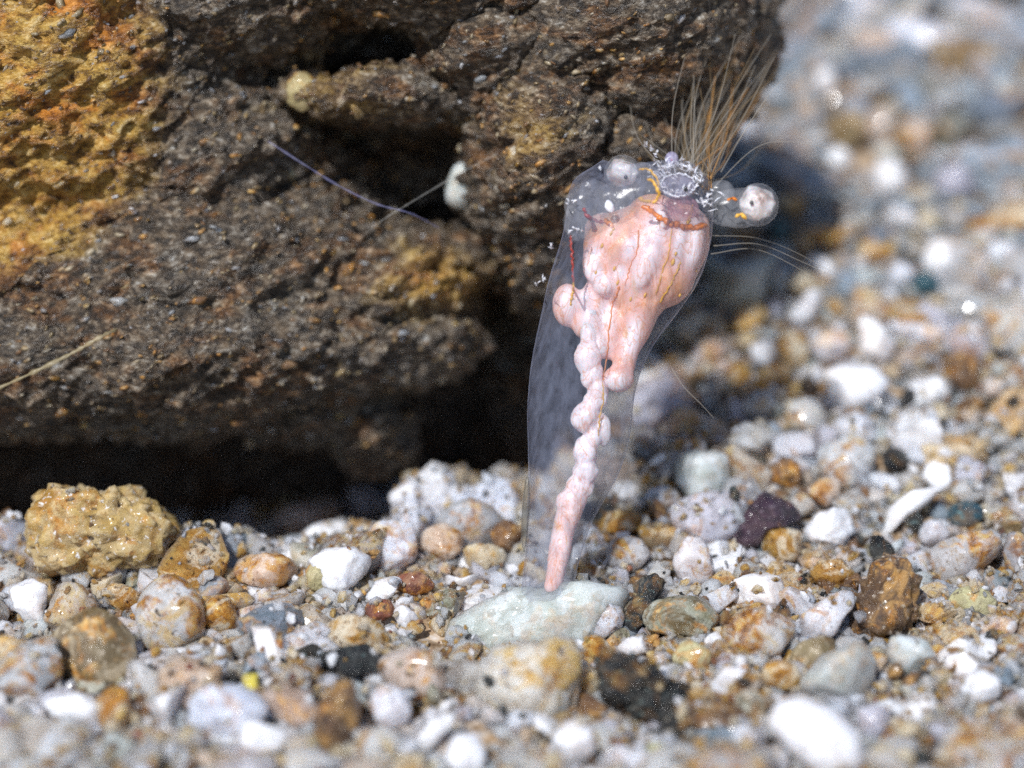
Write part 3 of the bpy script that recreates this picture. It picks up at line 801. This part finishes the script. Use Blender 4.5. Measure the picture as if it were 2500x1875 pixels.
# gelatinous skin
def jelly_mat(name, col, core, rim, rough=0.2, dk=1.0):
    m, t, N, L, P = newmat(name)
    out = N['Material Output'] if 'Material Output' in N else [n for n in N if n.type == 'OUTPUT_MATERIAL'][0]
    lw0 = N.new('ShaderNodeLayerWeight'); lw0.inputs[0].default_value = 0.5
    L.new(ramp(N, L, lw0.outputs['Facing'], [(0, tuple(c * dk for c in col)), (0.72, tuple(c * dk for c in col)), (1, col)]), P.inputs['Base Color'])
    P.inputs['Roughness'].default_value = rough
    P.inputs['Specular IOR Level'].default_value = 0.45
    g = N.new('ShaderNodeNewGeometry').outputs['Position']
    mp = mapnode(N, L, g, (0, 0, 0), (1.0, 1.0, 0.16))
    st = noise(N, L, mp, 26, 4, 0.6, 0.2)
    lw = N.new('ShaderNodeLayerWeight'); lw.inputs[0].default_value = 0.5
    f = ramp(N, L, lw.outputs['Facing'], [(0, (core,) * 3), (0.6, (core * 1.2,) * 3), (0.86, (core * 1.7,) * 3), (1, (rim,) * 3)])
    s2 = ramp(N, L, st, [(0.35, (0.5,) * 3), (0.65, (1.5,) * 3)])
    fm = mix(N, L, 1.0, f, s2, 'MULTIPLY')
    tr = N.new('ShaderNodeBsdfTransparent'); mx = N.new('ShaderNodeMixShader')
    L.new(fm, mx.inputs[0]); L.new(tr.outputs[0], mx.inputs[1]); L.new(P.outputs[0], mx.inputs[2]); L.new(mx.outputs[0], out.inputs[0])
    bp = N.new('ShaderNodeBump'); bp.inputs['Strength'].default_value = .2; bp.inputs['Distance'].default_value = .01
    L.new(st, bp.inputs['Height']); L.new(bp.outputs[0], P.inputs['Normal'])
    return m
JELLY = jelly_mat('jelly_skin', (0.50, 0.56, 0.78), 0.23, 1.0, .15, .34)
JELLY2 = jelly_mat('jelly_lobe', (0.66, 0.68, 0.74), 0.13, 0.95, 0.16, .6)

outline = [(395, 1490, 1690), (430, 1408, 1738), (470, 1390, 1742), (520, 1382, 1742), (570, 1372, 1736), (620, 1355, 1724), (680, 1338, 1702), (750, 1324, 1660),
           (830, 1308, 1606), (900, 1300, 1572), (960, 1294, 1553), (1010, 1290, 1546), (1060, 1287, 1538), (1110, 1286, 1526), (1160, 1286, 1508),
           (1220, 1285, 1474), (1280, 1285, 1440), (1350, 1284, 1418), (1420, 1278, 1404), (1470, 1268, 1402), (1530, 1262, 1400)]
ol = np.array(outline, float)
yy = np.linspace(395, 1530, 110)
lx = np.interp(yy, ol[:, 0], ol[:, 1]); rx_ = np.interp(yy, ol[:, 0], ol[:, 2])
ker = np.ones(5) / 5
lx = np.convolve(np.pad(lx, 2, 'edge'), ker, 'valid'); rx_ = np.convolve(np.pad(rx_, 2, 'edge'), ker, 'valid')
seg = 56
VV = []
for i, y_ in enumerate(yy):
    cxp, hw = (lx[i] + rx_[i]) / 2, (rx_[i] - lx[i]) / 2
    for j in range(seg):
        a = 2 * math.pi * j / seg
        wob = 1 + .03 * math.sin(a * 3 + y_ * .012) + .02 * float(vnoise(np.array([a * 2, y_ * .01, 3.3])))
        VV.append(W(cxp + hw * math.cos(a) * wob, y_ + 5 * math.sin(3 * a + y_ * .02), -hw / 500 * .8 * math.sin(a) * wob + .02))
VV = np.array(VV)
FF = []
for i in range(len(yy) - 1):
    for j in range(seg):
        a, b = i * seg + j, i * seg + (j + 1) % seg
        FF.append((a, b, b + seg, a + seg))
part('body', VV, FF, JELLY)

# inner bulge on the right of the tube and the loose flap at lower left
def blob(cx, cy, dep, rx, ry, rd, rot=0, level=3, rough=0.0, seed=0):
    V_, F_ = ICO[level]
    Q = V_ * np.array([rx, ry, rd]) / 500.0
    if rough: Q = Q * (1 + rough * fbm(V_ * 2.2 + seed, 3, seed))[:, None]
    c, s = math.cos(R(rot)), math.sin(R(rot))
    Q = np.stack([Q[:, 0] * c - Q[:, 1] * s, Q[:, 0] * s + Q[:, 1] * c, Q[:, 2]], 1)
    return Q @ BASIS + W(cx, cy, dep), F_
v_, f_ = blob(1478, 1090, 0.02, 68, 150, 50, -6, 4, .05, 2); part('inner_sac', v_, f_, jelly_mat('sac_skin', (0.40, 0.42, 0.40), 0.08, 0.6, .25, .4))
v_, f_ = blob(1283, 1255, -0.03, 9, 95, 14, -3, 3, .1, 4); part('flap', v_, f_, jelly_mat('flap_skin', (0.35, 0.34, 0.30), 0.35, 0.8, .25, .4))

# innards
def flesh_mat():
    m, t, N, L, P = newmat('pink_flesh')
    g = N.new('ShaderNodeNewGeometry').outputs['Position']
    at = N.new('ShaderNodeAttribute'); at.attribute_name = 'pale'
    mp = mapnode(N, L, g, (0, R(-18), 0), (1, 1, .35))
    n1 = noise(N, L, mp, 7, 4, .6, .5)
    ad = N.new('ShaderNodeMath'); ad.operation = 'MULTIPLY_ADD'; ad.inputs[1].default_value = .55; L.new(n1, ad.inputs[0]); L.new(at.outputs['Fac'], ad.inputs[2])
    col = ramp(N, L, ad.outputs[0], [(0.18, (0.74, 0.40, 0.24)), (0.36, (0.82, 0.49, 0.44)), (0.60, (0.85, 0.62, 0.62)), (0.95, (0.88, 0.80, 0.87))])
    st = ramp(N, L, noise(N, L, mp, 9, 5, .65, 1.2), [(0.60, (0, 0, 0)), (0.70, (1, 1, 1))])
    mm = N.new('ShaderNodeMath'); mm.operation = 'MULTIPLY'; mm.inputs[1].default_value = .55; L.new(st, mm.inputs[0])
    col = mix(N, L, mm.outputs[0], col, (0.74, 0.42, 0.12))
    for sc_n, wd in ((11, .012), (19, .009)):      # fine orange vessels
        vn = noise(N, L, mp, sc_n, 2, .5, 1.0)
        ln = ramp(N, L, vn, [(.5 - wd * 2, (0, 0, 0)), (.5, (.55, .55, .55)), (.5 + wd * 2, (0, 0, 0))])
        col = mix(N, L, ln, col, (0.66, 0.25, 0.07))
    L.new(col, P.inputs['Base Color']); P.inputs['Roughness'].default_value = .30; P.inputs['Specular IOR Level'].default_value = .4
    P.inputs['Subsurface Weight'].default_value = .5; P.inputs['Subsurface Radius'].default_value = (1, .5, .4); P.inputs['Subsurface Scale'].default_value = .09
    bp = N.new('ShaderNodeBump'); bp.inputs['Strength'].default_value = .45; bp.inputs['Distance'].default_value = .02
    L.new(noise(N, L, mp, 16, 5, .65, .4), bp.inputs['Height']); L.new(bp.outputs[0], P.inputs['Normal'])
    return m
FLESH = flesh_mat()
def tube_pts(pts, rads, n=20, seg=16):
    P_ = pxline(pts, n)
    rr = np.interp(np.linspace(0, 1, len(P_)), np.linspace(0, 1, len(rads)), rads) / 500
    return tube_mesh(P_, rr, seg)
pinks = [blob(1590, 620, .10, 128, 125, 95, 0), blob(1618, 668, .08, 82, 88, 78, -25), blob(1500, 600, .08, 78, 85, 70, 0), blob(1545, 700, .08, 90, 72, 70),
         blob(1650, 555, .08, 85, 62, 70, 0), blob(1595, 510, .10, 60, 38, 50), blob(1475, 560, .10, 50, 42, 45), blob(1552, 745, .08, 62, 40, 55, 0),
         tube_pts([(1560, 740, .06), (1550, 800, .05), (1530, 860, .02), (1515, 930, 0)], [58, 44, 30, 28]),
         blob(1510, 925, -.02, 40, 34, 34), blob(1385, 745, .05, 38, 55, 35, 0), blob(1430, 790, .05, 36, 40, 32)]
pales = [(1448, 645, -.04, 26, 46, 26, -5), (1475, 695, -.07, 30, 30, 30, 0), (1515, 665, -.07, 20, 22, 22, 0), (1605, 560, -.07, 28, 60, 34, -16), (1580, 640, -.10, 32, 78, 34, -22),
         (1540, 605, -.04, 16, 36, 24, -25), (1660, 590, -.07, 15, 55, 26, -8), (1695, 590, -.04, 26, 70, 36, -5), (1430, 735, -.03, 24, 34, 26, 0), (1442, 790, -.04, 24, 50, 26, 8), (1385, 740, 0, 26, 40, 24, 0), (1505, 935, -.05, 30, 22, 24, 0), (1462, 840, -.04, 26, 40, 24, 10), (1545, 820, -.02, 22, 50, 24, -12), (1475, 780, .0, 24, 44, 26, 5)]
pal_b = [blob(p[0], p[1], p[2] + .056, *p[3:]) for p in pales]
pinks += [blob(1530, 610, .09, 90, 90, 88), blob(1480, 640, .06, 60, 70, 55), blob(1560, 560, .10, 90, 60, 75), blob(1455, 740, .07, 42, 60, 40), blob(1688, 600, .12, 44, 80, 60, -12), blob(1572, 748, .08, 50, 36, 45, 0), blob(1500, 795, .05, 52, 62, 34), blob(1490, 840, .04, 40, 40, 24)]
V, Nn, Fq = remesh(pinks + pal_b, 0.010, 14)
px_, py_, d_ = 1250 + ((V - CAM) @ RT) / ((V - CAM) @ F) * D * 500, 937.5 - ((V - CAM) @ UP) / ((V - CAM) @ F) * D * 500, 0
pale = np.zeros(len(V))
for (cx0, cy0, dd, rx0, ry0, rd0, rot0) in pales:
    c, s = math.cos(R(rot0)), math.sin(R(rot0))
    dx, dy = px_ - cx0, -(py_ - cy0)
    u, v = (dx * c + dy * s) / (rx0 * 1.05), (-dx * s + dy * c) / (ry0 * 1.05)
    pale = np.maximum(pale, sm(1.55, .25, np.sqrt(u * u + v * v)))
pale = pale * (.62 + .25 * fbm(V * 9, 3, 77)) + .12 * sm(700, 900, py_)
from mathutils.bvhtree import BVHTree
bvh = BVHTree.FromPolygons([tuple(v) for v in V], [tuple(int(q) for q in f) for f in Fq])
def skin(px, py, dflt):
    dr = W(px, py) - CAM; dr /= np.linalg.norm(dr)
    h_ = bvh.ray_cast(Vector(CAM), Vector(dr))
    return W(px, py, dflt) if h_[0] is None else np.array(h_[0][:]) - dr * .002
stomach = part('stomach', V, Fq, FLESH, attrs={'pale': pale})

ORANGE = soft_mat('orange_tissue', (0.72, 0.20, 0.015), 1, .35, .2)
RED = soft_mat('dark_red_tissue', (0.30, 0.025, 0.015), 1, .35, .1)
OCH = soft_mat('ochre_tissue', (0.68, 0.36, 0.05), 1, .35, .2)
def rag(pts, r0, n=46, seed=0, seg=8):
    """ragged band of tissue"""
    S_ = spline([(p[0], p[1], p[2]) for p in pts], n); rg = np.random.default_rng(seed)
    P_ = np.array([skin(q[0], q[1], q[2]) if q[2] > -.185 or q[0] > 1620 else W(*q) for q in S_])
    P_ = P_ + rg.normal(scale=.0025, size=P_.shape)
    rr = r0 / 500 * (.85 + .35 * rg.uniform(-1, 1, len(P_)))
    rr[0] *= .4; rr[-1] *= .4
    return tube_mesh(P_, rr, seg)
v_, f_ = rag([(1568, 500, -.14), (1600, 524, -.16), (1630, 542, -.16), (1655, 549, -.16), (1685, 556, -.16), (1726, 550, -.10)], 8, seed=3); part('orange_band', v_, f_, ORANGE)
v_, f_ = rag([(1678, 548, -.16), (1684, 528, -.16), (1692, 500, -.14)], 4, 16, 4); part('orange_band', v_, f_, OCH)
v_, f_ = rag([(1424, 508, -.11), (1436, 528, -.11), (1460, 540, -.11), (1482, 545, -.11), (1496, 552, -.11)], 5, 30, 5); part('red_band', v_, f_, RED)
v_, f_ = rag([(1478, 540, -.11), (1488, 546, -.11), (1498, 554, -.11)], 7, 10, 6); part('red_band', v_, f_, ORANGE)
for i, (pts, r_, mt) in enumerate([
    ([(1496, 740, -.10), (1488, 800, -.10), (1484, 850, -.10), (1478, 890, -.11), (1472, 935, -.12)], 2.2, ORANGE),
    ([(1472, 935, -.12), (1474, 975, -.10), (1466, 1010, -.08), (1462, 1050, -.08), (1458, 1090, -.06)], 2.8, OCH),
    ([(1392, 575, -.20), (1397, 630, -.20), (1400, 690, -.19)], 3.2, RED),
    ([(1400, 690, -.19), (1398, 715, -.18), (1393, 745, -.16)], 4.0, OCH),
    ([(1640, 560, -.16), (1632, 620, -.16), (1615, 670, -.15), (1600, 720, -.12)], 2.4, OCH),
    ([(1662, 640, -.15), (1640, 690, -.14), (1610, 740, -.10)], 3.0, OCH),
    ([(1560, 560, -.14), (1556, 610, -.14), (1540, 650, -.13), (1525, 700, -.12)], 1.8, ORANGE),
    ([(1512, 700, -.12), (1505, 720, -.11), (1496, 740, -.10)], 2.6, ORANGE)]):
    v_, f_ = rag(pts, r_ * .75, 26, 30 + i, 6); part('vein', v_, f_, mt)
for i, (a, b, r_) in enumerate([(1492, 570, 5), (1470, 600, 5), (1498, 560, 4), (1643, 640, 7), (1650, 620, 5), (1500, 655, 5), (1455, 665, 4), (1700, 660, 4), (1540, 730, 5), (1660, 720, 5), (1575, 720, 5), (1508, 690, 5)]):
    v_, f_ = blob(a, b, 0, r_ * .6, r_ * 1.3, 2, -20, 2, .3, i); v_ = v_ - W(a, b, 0) + skin(a, b, -.11); part('orange_fleck', v_, f_, OCH)

WHITEF = soft_mat('pale_flesh', (0.80, 0.66, 0.70), 1, .22, .55, radius=.08)
PINKF = soft_mat('rosy_flesh', (0.76, 0.47, 0.50), 1, .25, .5, radius=.08)
beads = [(1436, 872, 32, 42, 0), (1446, 915, 26, 34, 20), (1460, 958, 25, 36, -10), (1446, 985, 24, 26, 0), (1428, 1020, 31, 36, 12), (1471, 1048, 21, 38, -5), (1450, 1068, 20, 26, 20), (1428, 1104, 29, 40, 0),
         (1430, 1150, 31, 30, 0), (1416, 1187, 33, 27, 20), (1396, 1226, 35, 40, 22)]
gp = [blob(a, b, -.02 - (.02 if i in (4, 6) else 0), r1_ * 1.04, r2_ * 1.08, min(r1_, r2_), -ro, 4, .16, i) for i, (a, b, r1_, r2_, ro) in enumerate(beads)]
gp.append(tube_pts([(1440, 760, .02), (1440, 860, 0), (1458, 960, 0), (1440, 1060, 0), (1430, 1160, 0), (1390, 1250, 0), (1362, 1370, 0), (1350, 1450, 0)], [22, 22, 18, 18, 22, 24, 20, 10], 60))
gp.append(tube_pts([(1410, 1205, -.01), (1390, 1252, -.02), (1376, 1292, -.02), (1366, 1345, -.02), (1357, 1395, -.02), (1350, 1435, -.01), (1345, 1470, 0)], [24, 32, 27, 28, 23, 23, 7], 60))
gv, gn, gf = remesh(gp, .007, 3)
gv = gv + gn * (.007 * fbm(gv * 14, 3, 5))[:, None]
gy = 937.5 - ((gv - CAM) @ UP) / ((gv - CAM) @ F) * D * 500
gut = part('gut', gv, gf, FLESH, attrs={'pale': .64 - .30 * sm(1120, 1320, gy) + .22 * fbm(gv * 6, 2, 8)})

# eyes and lobes at the head
def eye(cx, cy, r, core, pupil, dep):
    v_, f_ = blob(cx, cy, dep, r[0], r[1], (r[0] + r[1]) / 2, 0, 4, .02, 5)
    e = part('eye', v_, f_, JELLY2)
    v_, f_ = blob(core[0], core[1], dep + .0, core[2], core[3], core[2] * .8, 0, 4, .22, 8)
    part('eye_core', v_, f_, CORE, e)
    v_, f_ = blob(pupil[0], pupil[1], dep - core[2] / 500 * .85, 5, 5.5, 4, 0, 2); part('pupil', v_, f_, DARK, e)
    return e
m, t, N, L, P = newmat('pearly_core')
g = N.new('ShaderNodeNewGeometry').outputs['Position']
L.new(ramp(N, L, noise(N, L, g, 9, 4, .6, .8), [(0.36, (0.34, 0.22, 0.18)), (0.48, (0.62, 0.54, 0.52)), (0.60, (0.92, 0.90, 0.94))]), P.inputs['Base Color'])
P.inputs['Roughness'].default_value = .25; P.inputs['Subsurface Weight'].default_value = .3; P.inputs['Subsurface Scale'].default_value = .04
bp = N.new('ShaderNodeBump'); bp.inputs['Strength'].default_value = .35; bp.inputs['Distance'].default_value = .02
L.new(noise(N, L, g, 40, 4, .6), bp.inputs['Height']); L.new(bp.outputs[0], P.inputs['Normal'])
out = [n for n in N if n.type == 'OUTPUT_MATERIAL'][0]
lw = N.new('ShaderNodeLayerWeight'); lw.inputs[0].default_value = .5
tr = N.new('ShaderNodeBsdfTransparent'); mx = N.new('ShaderNodeMixShader')
L.new(ramp(N, L, lw.outputs['Facing'], [(0, (.72,) * 3), (.35, (.55,) * 3), (.8, (.03,) * 3)]), mx.inputs[0])
L.new(tr.outputs[0], mx.inputs[1]); L.new(P.outputs[0], mx.inputs[2]); L.new(mx.outputs[0], out.inputs[0])
CORE = m
DARK = soft_mat('black_pupil', (0.02, 0.02, 0.025), 1, .2)
eye(1520, 425, (46, 47), (1519, 422, 38, 35), (1528, 433), .02)
eye(1850, 500, (50, 52), (1849, 496, 42, 43), (1835, 495), -.12)
for (a, b, d, r1_, r2_, ro) in [(1566, 445, -.02, 50, 48, 0), (1442, 500, -.06, 66, 58, 20), (1808, 507, -.06, 88, 49, 4), (1500, 490, -.06, 52, 44, 0), (1760, 470, -.04, 34, 30, 0), (1410, 540, -.08, 34, 48, 0)]:
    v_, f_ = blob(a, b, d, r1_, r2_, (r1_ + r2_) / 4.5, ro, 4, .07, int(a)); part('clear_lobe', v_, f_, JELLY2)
v_, f_ = rag([(1582, 436, -.27), (1596, 446, -.27), (1606, 466, -.27), (1605, 486, -.26), (1590, 496, -.26)], 4.2, 20, 8); part('orange_crescent', v_, f_, OCH)
v_, f_ = rag([(1560, 412, -.24), (1585, 416, -.25), (1602, 432, -.26), (1610, 455, -.26)], 2.2, 20, 9); part('orange_crescent', v_, f_, OCH)
v_, f_ = rag([(1560, 484, -.22), (1575, 490, -.23), (1590, 492, -.23)], 5, 12, 10); part('orange_crescent', v_, f_, OCH)
v_, f_ = rag([(1795, 530, -.2), (1812, 522, -.2), (1822, 535, -.2)], 5, 12, 11); part('orange_fleck', v_, f_, OCH)
v_, f_ = rag([(1775, 488, -.2), (1790, 484, -.2), (1800, 488, -.2)], 3.5, 12, 12); part('orange_fleck', v_, f_, ORANGE)
GLINT = soft_mat('glassy_white', (0.88, 0.88, 0.96), 1, .12, .2, radius=.02)
v_, f_ = blob(1488, 504, -.10, 11, 15, 8, 20, 3, .3, 3); part('pale_speck', v_, f_, GLINT)
v_, f_ = blob(1640, 387, -.12, 16, 17, 15, 0, 4); bb = part('bubble', v_, f_, jelly_mat('bubble_skin', (0.62, 0.58, 0.85), .22, .8, .06))
v_, f_ = blob(1640, 391, -.12, 3.2, 3.2, 3, 0, 2); part('bubble_core', v_, f_, RED, bb)
# the mouth: a glassy ring with a purple funnel
v_, f_ = blob(1655, 455, -.14, 44, 30, 26, 0, 4, .06, 6); mo = part('mouth', v_, f_, jelly_mat('mouth_skin', (0.62, 0.60, 0.78), .20, .85, .2))
v_, f_ = blob(1662, 508, -.12, 44, 32, 20, 0, 4, .08, 7); part('funnel', v_, f_, jelly_mat('funnel_skin', (0.50, 0.26, 0.32), .28, .4, .2))
v_, f_ = blob(1674, 462, -.21, 5, 8, 4, 20, 2); part('mouth_slit', v_, f_, DARK, mo)
ringp = [(1655 + 42 * math.cos(a), 452 + 27 * math.sin(a), -.17) for a in np.linspace(.1, 2 * math.pi * .97, 18)]
v_, f_ = rag(ringp, 2.4, 60, 13); part('mouth_rim', v_, f_, GLINT, mo)
# glassy splinters round the mouth: too many and too small to count
rg = np.random.default_rng(5); VV, FF, off = [], [], 0
def splinter(x, y, ang, ln, r_):
    global off
    a = W(x - ln * math.cos(ang), y - ln * math.sin(ang), -.18 + rg.uniform(-.05, .06)); b = W(x + ln * math.cos(ang), y + ln * math.sin(ang), -.18 + rg.uniform(-.05, .06))
    v, f = tube_mesh(np.array([a, (a + b) / 2 + rg.normal(scale=.004, size=3), b]), np.array([.3, 1, .3]) * r_ / 500, 5)
    VV.append(v); FF.append(f + off); off += len(v)
for _ in range(150):
    a = rg.uniform(0, 2 * math.pi); q = rg.normal(0, .16)
    splinter(1655 + 48 * (1 + q) * math.cos(a), 440 + 34 * (1 + q) * math.sin(a) - 4, rg.uniform(0, math.pi), rg.uniform(3, 10), rg.uniform(.7, 1.7))
for _ in range(40):
    splinter(rg.normal(1622, 16), rg.normal(405, 14), rg.uniform(0, math.pi), rg.uniform(3, 9), rg.uniform(.7, 1.5))
for _ in range(22):
    splinter(rg.normal(1728, 15), rg.normal(488, 9), rg.choice([2.5, 2.7, .3, 1.3]) + rg.normal(0, .2), rg.uniform(5, 13), rg.uniform(.9, 2))
for (x, y) in [(1467, 408), (1432, 448), (1384, 490), (1402, 492), (1408, 562), (1418, 558), (1345, 598), (1326, 677), (1318, 695), (1578, 352), (1585, 362), (1600, 375), (1395, 565)]:
    for _ in range(3): splinter(x + rg.normal(0, 3), y + rg.normal(0, 3), rg.uniform(0, math.pi), rg.uniform(2, 7), rg.uniform(1, 2.4))
sp_ = part('glassy_splinters', np.concatenate(VV), np.concatenate(FF), GLINT); sp_['kind'] = 'stuff'

# long fine bristles fanning up and to the right
BR = soft_mat('brownish_bristle', (0.24, 0.17, 0.09), .17, .3)
BR2 = soft_mat('greyish_bristle', (0.38, 0.35, 0.30), .15, .3)
BR3 = soft_mat('orange_bristle', (0.50, 0.26, 0.08), .45, .3)
rg = np.random.default_rng(11)
for i in range(110):
    x0, y0 = rg.uniform(1640, 1740), rg.uniform(415, 480)
    tt = rg.beta(2.2, 1.8)
    x1, y1 = 1640 + 310 * tt + rg.normal(0, 18), 10 + 130 * tt + rg.normal(0, 50)
    q = rg.uniform(.45, 1.05); x1, y1 = x0 + (x1 - x0) * q, y0 + (y1 - y0) * q
    if i % 6 == 0: x1, y1 = rg.uniform(1440, 1600), rg.uniform(200, 330)
    xm, ym = (x0 + x1) / 2 + rg.normal(-14, 20), (y0 + y1) / 2 + rg.normal(14, 16)
    d1 = rg.uniform(.3, 1.5)
    P_ = pxline([(x0, y0, -.08), (xm, ym, d1 * .5), (x1, y1, d1)], 20)
    rr = np.linspace(rg.uniform(.0035, .006), .0025, len(P_))
    v_, f_ = tube_mesh(P_, rr, 6); part('bristle', v_, f_, [BR, BR2, BR3][[0, 1, 0, 1, 0, 1, 1, 0, 0, 1, 2][i % 11]])
for i, pts in enumerate([
    [(1760, 420, -.05), (1830, 300, .05), (1900, 205, .1), (1965, 162, .15)],
    [(1730, 470, -.05), (1850, 358, .1), (1960, 350, .2), (2065, 372, .3)],
    [(1742, 600, 0), (1850, 596, .05), (1960, 640, .1), (2085, 700, .2)],
    [(1738, 575, 0), (1840, 580, .05), (1930, 610, .1), (2040, 668, .2)],
    [(1735, 620, 0), (1840, 608, .05), (1940, 650, .1), (2050, 720, .2)],
    [(1640, 900, 0), (1670, 945, 0), (1710, 985, 0), (1742, 1020, 0)]]):
    P_ = pxline(pts, 28); v_, f_ = tube_mesh(P_, np.linspace(.0045, .002, len(P_)), 6); part('bristle', v_, f_, BR2)

# ------------------------------------------------------------------ stones lodged in the rock
lodged((1130, 455, 42, 62, -20), 1.95, 'green', 'pale bluish stone wedged in the hollow of the rock')
lodged((1110, 530, 30, 24, 0), 1.55, 'white', 'white grain below the pale bluish stone in the rock', 'sand_grain', 'sand grain')
lodged((735, 225, 40, 48, 0), .70, 'yellowgreen', 'pale yellowish stone set on the ledge of the rock')
lodged((1268, 388, 34, 32, 0), .62, 'amber', 'orange nub on the rock left of the creature head', 'nub', 'stone', .1)
lodged((612, 1076, 14, 21, -25), .95, 'tan', 'tiny cream grain stuck under the lower edge of the rock', 'sand_grain', 'sand grain')
lodged((700, 415, 42, 26, -8), .80, 'mottled', 'small greenish-grey stone beside the bluish thread')
